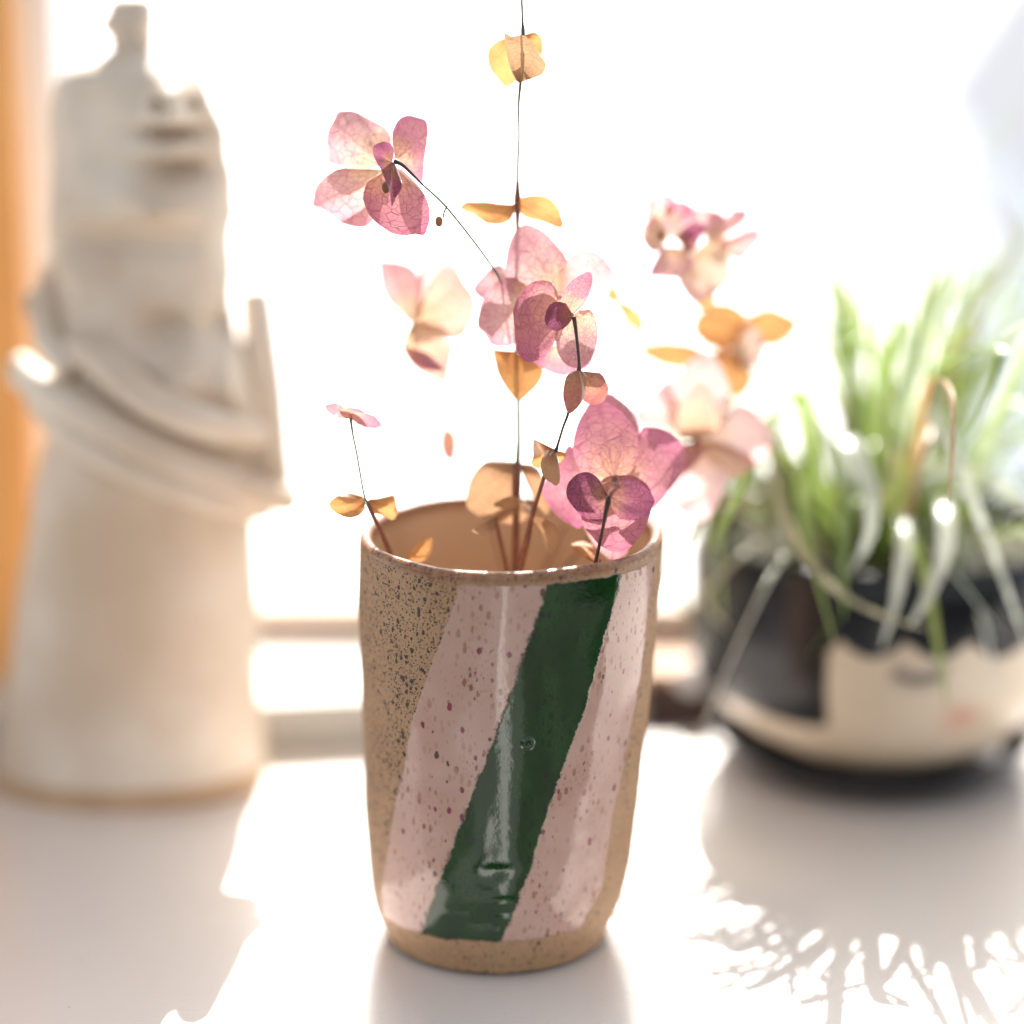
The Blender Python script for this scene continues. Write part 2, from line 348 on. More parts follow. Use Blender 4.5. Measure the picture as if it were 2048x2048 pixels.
# dark wooden box outside the window, right of the cup
M['dkwood'] = simple_mat('dark_brown_wood', col(0.055, 0.028, 0.022), col(0.11, 0.05, 0.035), 20, 0.5)
M['ltwood'] = simple_mat('tan_wood', col(0.42, 0.22, 0.11), col(0.52, 0.30, 0.17), 20, 0.6)
cr = empty('wooden_box', (0.11, 0.92, -0.03), 'low dark brown wooden box with tan lid, between cup and plant pot', 'box')
for k in range(2):
    z0 = -0.03 + k * 0.022
    box('board', 0.0475, 0.26, 0.910 + 0.001 * k, 0.918 + 0.001 * k, z0 + 0.0006, z0 + 0.0218, M['dkwood'], cr, 0.0010)
box('side', 0.0475, 0.053, 0.9195, 0.9400, -0.03, 0.0138, M['dkwood'], cr, 0.001)
box('lid', 0.0465, 0.264, 0.906, 0.9405, 0.0142, 0.0180, M['ltwood'], cr, 0.0010)
kp = aty(1385, 1352, 0.9055)
vs, fs = [], []
for i in range(9):
    th = math.pi * i / 8
    for k in range(16):
        a = 2 * math.pi * k / 16; vs.append((kp.x + .0062 * math.sin(th) * math.cos(a), kp.y - .0045 * math.cos(th), kp.z + .0062 * math.sin(th) * math.sin(a)))
for i in range(8):
    for k in range(16): fs.append((i * 16 + k, i * 16 + (k + 1) % 16, (i + 1) * 16 + (k + 1) % 16, (i + 1) * 16 + k))
mesh('bright_spot', vs, fs, simple_mat('white_bright_spot', col(.8, .78, .78), col(.85, .83, .83), 20, .3), cr)  # white bead added to stand in for the blurred highlight
# unseen floor and runner added for the glaze to reflect; wall under the window
M['floor'] = simple_mat('dark_reflected_floor', col(0.055, 0.05, 0.045), col(0.09, 0.082, 0.075), 3, 0.5)
tag(mesh('floor', [(-3, -4, -.76), (3, -4, -.76), (3, .93, -.76), (-3, .93, -.76)], [(0, 1, 2, 3)], M['floor'], smooth=False), kind='structure')
tag(box('wall', -3, 3, 0.67, 0.80, -.76, -0.0305, M['frame']), kind='structure')
rg = empty('reflection_rug', (-0.2, -2, -.76), 'unseen grey runner with pale middle stripe, added for the reflection in the glaze', 'reflection_rug')
rm = simple_mat('grey_reflection_strip', col(.15, .148, .145), col(.21, .205, .20), 40, .9); rp = simple_mat('pale_reflection_strip', col(.80, .79, .77), col(.86, .85, .83), 40, .9)
box('border', -0.95, -0.16, -3.9, -0.1, -.76, -.752, rm, rg, 0.003)
box('stripe', -0.158, 0.03, -3.9, -0.1, -.76, -.752, rp, rg, 0.003)  # pale strip added as the vertical streak mirrored in the glaze
box('border', 0.032, 0.35, -3.9, -0.1, -.76, -.752, rm, rg, 0.003)
# ------------------------------------------------------------------ the cup
CY = 0.7244
cupx0 = aty(993, 1865, CY).x; cupx1 = aty(1023, 1075, CY).x
def cup_axis_x(z): return cupx0 + (cupx1 - cupx0) * z / 0.1184
def z_of(py):
    k = PITCH + math.atan((py - 1024) / FPX); return CAM_H - CY * math.tan(k)
def r_of(py, w):
    q = aty(1024, py, CY); dep = (q - CAMP).dot(FWD); return w / 2 * dep / FPX
OUT = [(1062, 606), (1075, 608), (1130, 606), (1200, 602), (1300, 592), (1400, 575), (1500, 560), (1600, 545), (1700, 529), (1750, 515), (1780, 502), (1810, 480), (1835, 454), (1850, 438)]
prof = sorted([(z_of(py), r_of(py, w)) for py, w in OUT])
HR = prof[-1][0]
def rad_at(z):
    if z <= prof[0][0]: return prof[0][1]
    for (z0, r0), (z1, r1) in zip(prof, prof[1:]):
        if z <= z1:
            t = (z - z0) / (z1 - z0); return r0 + (r1 - r0) * t
    return prof[-1][1]
def rad_s(z): return sum(rad_at(z + k * 0.0011) for k in (-2, -1, 0, 1, 2)) / 5
def dent(phi, z):
    # phi 0 faces the camera; hand-thrown unevenness
    x, y = math.sin(phi), math.cos(phi)
    a = noise.noise(Vector((x * 1.4, y * 1.4, z * 60))) * 0.00055
    a += noise.noise(Vector((x * 4, y * 4, z * 30 + 7))) * 0.00022
    a += noise.noise(Vector((3.1 + x, 0.2, z * 80))) * 0.00016
    def gs(p0, z0, sp, sz, amp): return amp * math.exp(-((phi - p0) / sp) ** 2 - ((z - z0) / sz) ** 2)
    a += gs(-0.02, 0.034, 0.16, 0.0028, -0.0007) + gs(0.05, 0.025, 0.22, 0.0022, 0.0008) + gs(-0.10, 0.0195, 0.12, 0.0022, -0.0006)
    a += gs(-0.15, 0.045, 0.07, 0.010, 0.0003) + gs(0.0, 0.020, 0.3, 0.0015, 0.0004)
    return a
# stripe borders picked off the photograph as points on the cup's skin, kept as angle over height
def hit(px, py):
    dr = (FWD + (px - 1024) / FPX * RT + (1024 - py) / FPX * UP).normalized()
    best = None; t = 0.60
    while t < 0.85:
        q = CAMP + dr * t
        if 0 <= q.z <= HR + 0.001:
            rr = math.hypot(q.x - cup_axis_x(q.z), q.y - CY) - rad_s(q.z)
            if rr < 0: return math.atan2(q.x - cup_axis_x(q.z), CY - q.y), q.z
            if best is None or rr < best[0]: best = (rr, math.atan2(q.x - cup_axis_x(q.z), CY - q.y), q.z)
        t += 0.0002
    return best[1], best[2]
BORD = [
 [(922, 1160), (905, 1215), (880, 1290), (848, 1378), (825, 1440), (806, 1530), (789, 1620), (776, 1700), (762, 1790), (768, 1835)],
 [(1096, 1165), (1060, 1272), (1018, 1399), (970, 1526), (928, 1632), (896, 1717), (848, 1855), (838, 1885)],
 [(1245, 1150), (1208, 1272), (1171, 1410), (1129, 1526), (1092, 1632), (1060, 1738), (1007, 1875), (1000, 1890)],
 [(1312, 1130), (1300, 1230), (1283, 1350), (1262, 1460), (1240, 1560), (1222, 1660), (1203, 1770), (1165, 1850)]]
TAB = [sorted([(h[1], h[0]) for h in (hit(*q) for q in bd)]) for bd in BORD]
def bphi(i, z):
    T = TAB[i]
    if z <= T[0][0]: a, b = T[0], T[1]
    elif z >= T[-1][0]: a, b = T[-2], T[-1]
    else:
        for a, b in zip(T, T[1:]):
            if z <= b[0]: break
    t = (z - a[0]) / max(b[0] - a[0], 1e-6); t = max(-1.5, min(2.5, t))
    return a[1] + (b[1] - a[1]) * t
def stripe(phi, z):
    B = [bphi(i, z) for i in range(4)]
    if phi < B[0]: return max(-3, (phi - B[0]) / 0.35)
    if phi > B[3]: return min(8, 3 + (phi - B[3]) / 0.35)
    for i in range(3):
        if phi <= B[i + 1]: return i + (phi - B[i]) / max(B[i + 1] - B[i], 1e-4)
def build_cup():
    t = empty('stoneware_cup', (cupx0, CY, 0), 'speckled tan stoneware cup with pink and dark green diagonal glaze bands, holding dried flowers', 'cup')
    SEG = 320
    rings = []        # (z, r, zone)  zone: 0 outside, 1 rim, 2 inside
    zb = prof[0][0]
    n = 170
    for i in range(n + 1):
        z = zb + (HR - 0.0016 - zb) * i / n; rings.append((z, rad_s(z), 0))
    rt = rad_s(HR - 0.0016); th = 0.0034
    for k in range(1, 12):
        a = math.pi * k / 12; rings.append((HR - 0.0016 + math.sin(a) * 0.0018, rt - th / 2 + math.cos(a) * th / 2, 1))
    for i in range(0, 61):
        z = HR - 0.0016 - (HR - 0.0016 - 0.010) * i / 60
        rings.append((z, rad_s(max(z, zb + 0.010)) - th - 0.0006 * min(1, i / 10) - (0.02 * max(0, 0.03 - z) / 0.03), 2))
    vs, fs, uvc = [], [], []; st, lo, rz, de = [], [], [], []
    for z, r, zone in rings:
        for k in range(SEG):
            phi = -math.pi + 2 * math.pi * k / SEG
            fade = max(0, min(1, (z - zb) / 0.004))
            dd = dent(phi, z) * fade * (1.0 if zone < 2 else 0.5)
            zz = z + (noise.noise(Vector((math.sin(phi) * 1.5, math.cos(phi) * 1.5, 4))) * 0.0009 if zone == 1 or z > HR - 0.006 else 0)
            rr = r + dd
            vs.append((cup_axis_x(z) + rr * math.sin(phi), CY - rr * math.cos(phi), zz)); uvc.append((phi * 0.04 + 1, z if zone < 2 else 1 - z))
            if zone == 0:
                s = stripe(phi, z); st.append(s); lo.append(min(z - 0.0122 - 0.0008 * math.sin(phi * 2 + 1), HR - 0.0034 - z))
                rz.append(max(0, min(1, (z - HR + 0.0034) / 0.0018)))
                de.append(max(0.0, min(1.0, (0.6 + 0.55 * math.exp(s / 0.75) if s < 0 else 0.25) * (0.55 + 0.45 * min(1, max(0, (z - 0.030) / 0.05))))))
            else:
                st.append(-3); lo.append(-1); rz.append(1.0 if zone == 1 else max(0, 1 - (HR - 0.0016 - z) / 0.003)); de.append(0.5 if zone == 1 else 0.0)
    nr = len(rings)
    for i in range(nr - 1):
        for k in range(SEG):
            k2 = (k + 1) % SEG; fs.append((i * SEG + k, i * SEG + k2, (i + 1) * SEG + k2, (i + 1) * SEG + k))
    fs.append(tuple((nr - 1) * SEG + k for k in range(SEG)))
    mesh('body', vs, fs, M['cup'], t, uvs=uvc, attrs=dict(stripe=st, glaze_low=lo, rim_zone=rz, speck_density=de, inside=[1.0 if zo == 2 else 0.0 for (_, _, zo) in rings for _k in range(SEG)]))
    # foot ring
    rb = prof[0][1]; FR = [(zb + 0.0002, rb - 0.001), (zb, rb - 0.0001), (zb - 0.0008, rb - 0.0002), (0.006, rb - 0.0006), (0.002, rb - 0.0012), (0.0006, rb - 0.002), (0.0, rb - 0.0032)]
    vs, fs, uvc = [], [], []; S2 = 160
    for z, r in FR:
        for k in range(S2):
            phi = -math.pi + 2 * math.pi * k / S2; uvc.append((phi * .034 + 2, z))
            vs.append((cup_axis_x(z) + r * math.sin(phi), CY - r * math.cos(phi), z))
    for i in range(len(FR) - 1):
        for k in range(S2):
            k2 = (k + 1) % S2; fs.append((i * S2 + k, i * S2 + k2, (i + 1) * S2 + k2, (i + 1) * S2 + k))
    fs.append(tuple((len(FR) - 1) * S2 + k for k in range(S2)))
    nv = len(vs)
    mesh('foot', vs, fs, M['cup'], t, uvs=uvc, attrs=dict(stripe=[-3.0] * nv, glaze_low=[-1.0] * nv, rim_zone=[0.0] * nv, speck_density=[0.75] * nv))
    # glaze bubble on the green band
    ph, z = hit(1056, 1486); rr = rad_s(z) - 0.0002
    c = Vector((cup_axis_x(z) + rr * math.sin(ph), CY - rr * math.cos(ph), z))
    nrm = Vector((math.sin(ph), -math.cos(ph), 0)); a1 = Vector((math.cos(ph), math.sin(ph), 0)); a2 = Vector((0, 0, 1))
    vs, fs = [], []; RR = [(0.0026, 0.0), (0.0020, 0.0005), (0.0015, 0.0011), (0.0010, 0.00115), (0.0006, 0.0007), (0.0002, 0.0003)]
    for q, h in RR:
        for k in range(20):
            an = 2 * math.pi * k / 20; vs.append(c + a1 * math.cos(an) * q * 0.9 + a2 * math.sin(an) * q + nrm * h)
    for i in range(5):
        for k in range(20): fs.append((i * 20 + k, i * 20 + (k + 1) % 20, (i + 1) * 20 + (k + 1) % 20, (i + 1) * 20 + k))
    fs.append(tuple(100 + k for k in range(20)))
    nv = len(vs)
    mesh('glaze_bubble', vs, fs, M['cup'], t, attrs=dict(stripe=[1.5] * nv, glaze_low=[1.0] * nv, rim_zone=[0.0] * nv, speck_density=[0.1] * nv))
build_cup()

# ------------------------------------------------------------------ dried flowers
MMD = 0.001
def petal(parent, name, B, T, W, db, dt, m, cup=0.0, tilt=0.0, bow=0.0, k=1.35, e=0.55, ruf=0.6, seed=0, droop=0.0, tipw=0.0, bend=0.0, pt=0.28):
    """B,T base and tip in photograph pixels, W width in pixels, db/dt depth of base and tip (m), the rest in mm"""
    NU, NV = 18, 26; vs, fs, uv = [], [], []
    bx, by = B; tx, ty = T; L = math.hypot(tx - bx, ty - by); ax, ay = (tx - bx) / L, (ty - by) / L; sx, sy = -ay, ax
    rnd = random.Random(seed * 77 + int(bx * 3 + ty)); ph1, ph2 = rnd.uniform(0, 6), rnd.uniform(0, 6)
    fr = rnd.uniform(2.2, 3.6); asym = rnd.uniform(-0.12, 0.12)
    for j in range(NV + 1):
        v = j / NV; vv = 0.02 + 0.98 * v
        f = math.sin(math.pi * min(vv, 0.9995) ** k) ** (e + pt * v * v) if v < 1 else 0.02
        f = max(f, tipw * v ** 3 if v > 0.5 else 0) ; f = max(f, 0.06 * (1 - v))
        for i in range(NU + 1):
            u = -1 + 2 * i / NU
            w = W / 2 * f * (1 + asym * (1 if u > 0 else -1)) * (1 + 0.045 * math.sin(fr * 2.4 * v * 3 + ph1 + u * 1.5) + 0.05 * noise.noise(Vector((v * 4.5, u * .7, ph2 * 3))))
            bd = bend * math.sin(math.pi * v)
            lx = bx + ax * L * v + sx * (u * w + bd); ly = by + ay * L * v + sy * (u * w + bd) + droop * v * v
            dp = db + (dt - db) * v + MMD * (bow * math.sin(math.pi * v) + tilt * u * f + cup * u * u * f + ruf * (abs(u) ** 2 * 0.7 + 0.3 * v) * math.sin(fr * (v * 3.1 + u * 1.3) + ph2) * f
                 + 0.35 * ruf * noise.noise(Vector((u * 2, v * 3, ph1))))
            vs.append(at(lx, ly, dp)); uv.append((u, v))
    for j in range(NV):
        for i in range(NU):
            a = j * (NU + 1) + i; fs.append((a, a + 1, a + NU + 2, a + NU + 1))
    return mesh(name, vs, fs, M[m], parent, uvs=uv)
def opetal(parent, name, tf, B, outl, db, dt, m, cup=1.2, ruf=0.7, tilt=0.0, bow=0.0, seed=0, curl=0.0):
    """petal with its own outline; tf = (x0, y0, scale) turns the outline's numbers into photograph pixels"""
    g = lambda q: (tf[0] + q[0] * tf[2], tf[1] + q[1] * tf[2])
    bx, by = g(B); O = spline([g(q) for q in outl], 7); n = len(O); NR = 15
    cum = [0.0]
    for a, b in zip(O, O[1:]): cum.append(cum[-1] + math.hypot(b[0] - a[0], b[1] - a[1]))
    rnd = random.Random(seed * 31 + int(bx * 5 + by)); p1, p2 = rnd.uniform(0, 6), rnd.uniform(0, 6); fr = rnd.uniform(2.0, 3.4)
    far = max(math.hypot(q[0] - bx, q[1] - by) for q in O); vs, fs, uv = [], [], []
    for j in range(NR + 1):
        r = j / NR
        for i, q in enumerate(O):
            u = -1 + 2 * cum[i] / cum[-1]; L = math.hypot(q[0] - bx, q[1] - by) / far
            jt = 1 + (0.012 * noise.noise(Vector((u * 9, p1, 0))) if j > NR - 3 else 0)
            x, y = bx + (q[0] - bx) * r * jt, by + (q[1] - by) * r * jt
            wv_ = r * L
            dp = db + (dt - db) * wv_ + MMD * (cup * r * r * u * u + tilt * u * r + bow * math.sin(math.pi * r) - 0.5 * math.exp(-(u / .12) ** 2) * r * (1 - r)
                 + ruf * (r ** 2) * math.sin(fr * u * 2.6 + p1 + r * 1.5) + 0.5 * ruf * noise.noise(Vector((u * 2.5, r * 2.5, p2))) + curl * max(0, r - .78) ** 1.3 * 8)
            vs.append(at(x, y, dp)); uv.append((u * (0.75 + .25 * r), wv_))
    for j in range(NR):
        for i in range(n - 1):
            a = j * n + i; fs.append((a, a + 1, a + n + 1, a + n))
    return mesh(name, vs, fs, M[m], parent, uvs=uv)
def stem(parent, pts, r, m='stem', name='stem'):
    pts = [tuple(q) + (1.0,) * (4 - len(q)) for q in pts]
    sp = spline(pts, 7); P = [at(q[0], q[1], q[2]) for q in sp]
    n = len(P); rad = [r * (q[3] if len(q) > 3 else 1) for q in sp]
    vs, fs = tube_data(P, rad, 8); return mesh(name, vs, fs, M[m], parent)
def bud(parent, c, dep, rx, m, name='bud', stretch=1.4):
    vs, fs = [], []; c3 = at(c[0], c[1], dep); n, s = 8, 12
    for i in range(n + 1):
        th = math.pi * i / n
        for k in range(s):
            a = 2 * math.pi * k / s; q = math.sin(th) * (1 + 0.10 * math.sin(5 * a))
            vs.append(c3 + Vector((q * math.cos(a) * rx, q * math.sin(a) * rx, math.cos(th) * rx * stretch)))
    for i in range(n):
        for k in range(s): fs.append((i * s + k, (i + 1) * s + k, (i + 1) * s + (k + 1) % s, i * s + (k + 1) % s))
    return mesh(name, vs, fs, M[m], parent)
GRP = 'dried flowers standing in the speckled cup'
def F(name, root, label, cat='flower'): return empty(name, at(*root), label, cat, GRP)

# tall stem with paired amber leaves
s1 = F('leafy_stem', (1031, 1230, 0.765), 'tallest dried stem with pairs of amber leaves, rising past the top edge', 'dried stem')
stem(s1, [(1031, 1230, .768, 2.2), (1031, 1130, .760, 2.2), (1032, 1040, .755, 2.0), (1033, 965, .750, 2.4), (1034, 925, .749, 2.4)], .00052, 'stem_brown')
stem(s1, [(1034, 925, .749, 1.6), (1036, 880, .748), (1036, 840, .748), (1035, 790, .751), (1034, 740, .754, 1.2)], .00036, 'stem_green')
stem(s1, [(1034, 800, .752, 1), (1034, 700, .754, 1.5), (1034, 560, .754, 1.2), (1035, 455, .750, 1.2), (1035, 405, .745, 2.0), (1035, 380, .743, 1.3), (1035, 365, .740, .9)], .00050, 'stem_brown')
stem(s1, [(1035, 365, .740, 1), (1036, 318, .738), (1038, 270, .736, .85), (1037, 215, .734, .9), (1041, 165, .733, 1.3), (1046, 110, .733, 1.0), (1046, 64, .732, 1.8), (1045, 40, .732, 1), (1042, -40, .731)], .00032, 'stem')
# centre pink flower
s3 = F('pink_flower', (1030, 1230, 0.755), 'dried pink flower at the centre above a pair of small russet leaves')
stem(s3, [(1030, 1230, .757, 2.2), (1038, 1150, .750, 2.1), (1052, 1080, .744, 2.0), (1068, 1020, .739, 1.8), (1088, 955, .734, 1.5), (1098, 920, .731, 1.2)], .00034, 'stem_brown')
stem(s3, [(1098, 920, .731, 1.5), (1112, 900, .729, 1.5), (1116, 888, .729, 1.0), (1126, 855, .728, .9), (1136, 828, .727, 1.1), (1148, 780, .727, 1.2), (1157, 745, .726, 1.8), (1158, 725, .726, 1.2), (1154, 680, .726, 1.2), (1148, 634, .726, 1.7)], .00036, 'stem_dark')
# lower right flower with dark plum bracts
s4 = F('pink_flower', (1170, 1230, 0.722), 'dried rose flower with two dark plum bracts, leaning over the right rim of the cup')
stem(s4, [(1168, 1240, .744, 1.3), (1188, 1140, .729, 1.2), (1204, 1065, .722, 1.1), (1217, 996, .718, 1.8)], .00042, 'stem_dark')
stem(s4, [(1217, 996, .718, 1.4), (1224, 975, .728, 1), (1232, 954, .735, 1.8)], .00038, 'stem_dark')
# upper left flower
s2 = F('pink_flower', (1028, 1230, 0.75), 'dried pink flower high on the left, its thin stem slanting down to the centre')
stem(s2, [(1030, 1230, .760), (1040, 900, .757), (1030, 640, .755), (1000, 560, .742), (975, 520, .736), (930, 460, .731), (886, 407, .727), (846, 370, .725)], .00028, 'stem_green')
stem(s2, [(846, 370, .725, .7), (826, 350, .725, .9), (805, 330, .725, 1.2), (790, 322, .726, 1.8)], .00042, 'stem_dark')
stem(s2, [(928, 398, .733, .5), (900, 408, .729, .8), (890, 420, .728), (886, 436, .727, 1)], .00022, 'stem_brown', 'side_stalk')
bud(s2, (878, 443), .727, .00105, 'russet')
bud(s2, (772, 374), .729, .0012, 'russet')
# small side-on flower at the left
s5 = F('pink_flower', (800, 1200, 0.75), 'small pink flower seen edge-on at far left, on a thin stem with two amber leaves')
stem(s5, [(805, 1190, .752, 2), (785, 1120, .748, 2), (765, 1070, .743, 1.7), (748, 1035, .739, 1.5), (735, 1006, .736, 1.5)], .00040, 'stem_brown')
stem(s5, [(735, 1006, .736, 1.2), (727, 985, .735), (714, 910, .734), (706, 870, .733), (701, 836, .732, 1.5)], .00028, 'stem_green')
petal(s5, 'petal', (703, 834), (650, 812), 26, .732, .728, 'rose', tilt=7, e=.5, k=1.2, ruf=.3)
petal(s5, 'petal', (699, 830), (764, 852), 28, .732, .738, 'rose', tilt=7, e=.45, k=1.2, ruf=.3)
petal(s5, 'petal', (680, 822), (735, 830), 22, .732, .742, 'rose', tilt=6, e=.4, k=1.0, ruf=.2)
# blurred flower left of centre
s6 = F('pale_flower', (1026, 1230, 0.78), 'blurred peach and pale pink flower just left of the middle, below the upper left flower')
stem(s6, [(1026, 1230, .790), (980, 1050, .785), (900, 890, .782), (850, 740, .777), (823, 648, .772)], .00025, 'stem_brown')
petal(s6, 'leaf', (896, 858), (900, 926), 34, .782, .786, 'russet', k=.9, seed=37)
# blurred flower behind right
s7 = F('pale_flower', (1050, 1230, 0.78), 'large blurred pale pink flower right of the cup rim, in front of the green plant')
stem(s7, [(1050, 1230, .785), (1180, 1080, .782), (1310, 950, .785), (1392, 882, .786, 2)], .00030, 'stem_dark')
bud(s7, (1392, 881), .783, .0011, 'plum', stretch=1)
# blurred flower upper right
s8 = F('pale_flower', (1045, 1230, 0.78), 'blurred crumpled mauve and cream flower at upper right')
stem(s8, [(1045, 1230, .790), (1150, 1000, .788), (1215, 760, .786), (1238, 610, .784), (1300, 550, .784), (1350, 520, .784)], .00022, 'stem_brown')
bud(s8, (1323, 470), .777, .0013, 'russet')
petal(s8, 'leaf', (1238, 606), (1213, 574), 30, .784, .780, 'leaf', seed=61)
petal(s8, 'leaf', (1236, 602), (1288, 660), 34, .784, .790, 'leaf', seed=62, tilt=2)
# blurred amber leaf sprig
s9 = F('leafy_stem', (1055, 1230, 0.79), 'blurred sprig of amber leaves at right, between the two blurred pink flowers', 'dried stem')
stem(s9, [(1055, 1230, .80), (1180, 1000, .80), (1320, 820, .805), (1450, 690, .81), (1500, 640, .812)], .0003, 'stem_brown')
petal(s9, 'leaf', (1450, 700), (1425, 604), 110, .808, .812, 'leaf', k=1.2, seed=71)
petal(s9, 'leaf', (1455, 690), (1600, 645), 76, .810, .818, 'leaf', k=1.3, seed=72, bend=-14)
petal(s9, 'leaf', (1440, 720), (1278, 700), 50, .808, .800, 'leaf', k=1.2, seed=73)
petal(s9, 'leaf', (1440, 700), (1490, 790), 80, .808, .806, 'leaf', k=1.2, seed=74)
petal(s9, 'leaf', (1460, 690), (1530, 700), 84, .812, .80, 'cream', k=1.2, seed=75)
# small low leaves just inside the rim
s10 = F('leaf_cluster', (1028, 1235, 0.76), 'low reddish stalk with curled tan leaves inside the cup mouth', 'dried stem')
stem(s10, [(1026, 1235, .765, 1.6), (1016, 1150, .757, 1.5), (1002, 1085, .752, 1.3), (990, 1036, .750, 1.2)], .00042, 'stem_brown')
petal(s10, 'leaf', (990, 1036), (944, 1062), 30, .750, .742, 'tan', tilt=4, bend=-14, k=1.1)
petal(s10, 'leaf', (990, 1034), (1058, 1030), 30, .750, .756, 'tan', tilt=3, k=1.1)
stem(s10, [(1028, 1235, .762, 1.6), (1040, 1150, .754, 1.5), (1056, 1085, .747, 1.2), (1064, 1036, .743, 1.2)], .00042, 'stem_brown')
petal(s10, 'leaf', (1066, 1034), (1103, 1112), 36, .743, .738, 'tan', tilt=3, bend=-16, k=1.1)
s11 = F('leaf_cluster', (830, 1220, 0.75), 'small curled amber leaf peeping over the left front rim of the cup', 'dried stem')
stem(s11, [(835, 1220, .752), (822, 1160, .745), (815, 1125, .741)], .0003, 'stem_brown')
petal(s11, 'leaf', (812, 1130), (864, 1074), 32, .741, .748, 'leaf', tilt=6, cup=2, bend=6, k=1.1)
s12 = F('leaf_cluster', (1200, 1220, 0.74), 'small pale curled leaf below the rose flower at the right front rim', 'dried stem')
stem(s12, [(1200, 1220, .748), (1205, 1160, .742), (1200, 1120, .738)], .0003, 'stem_brown')
petal(s12, 'leaf', (1200, 1122), (1142, 1088), 30, .738, .744, 'leaf', tilt=6, cup=2, bend=6, k=1.1)


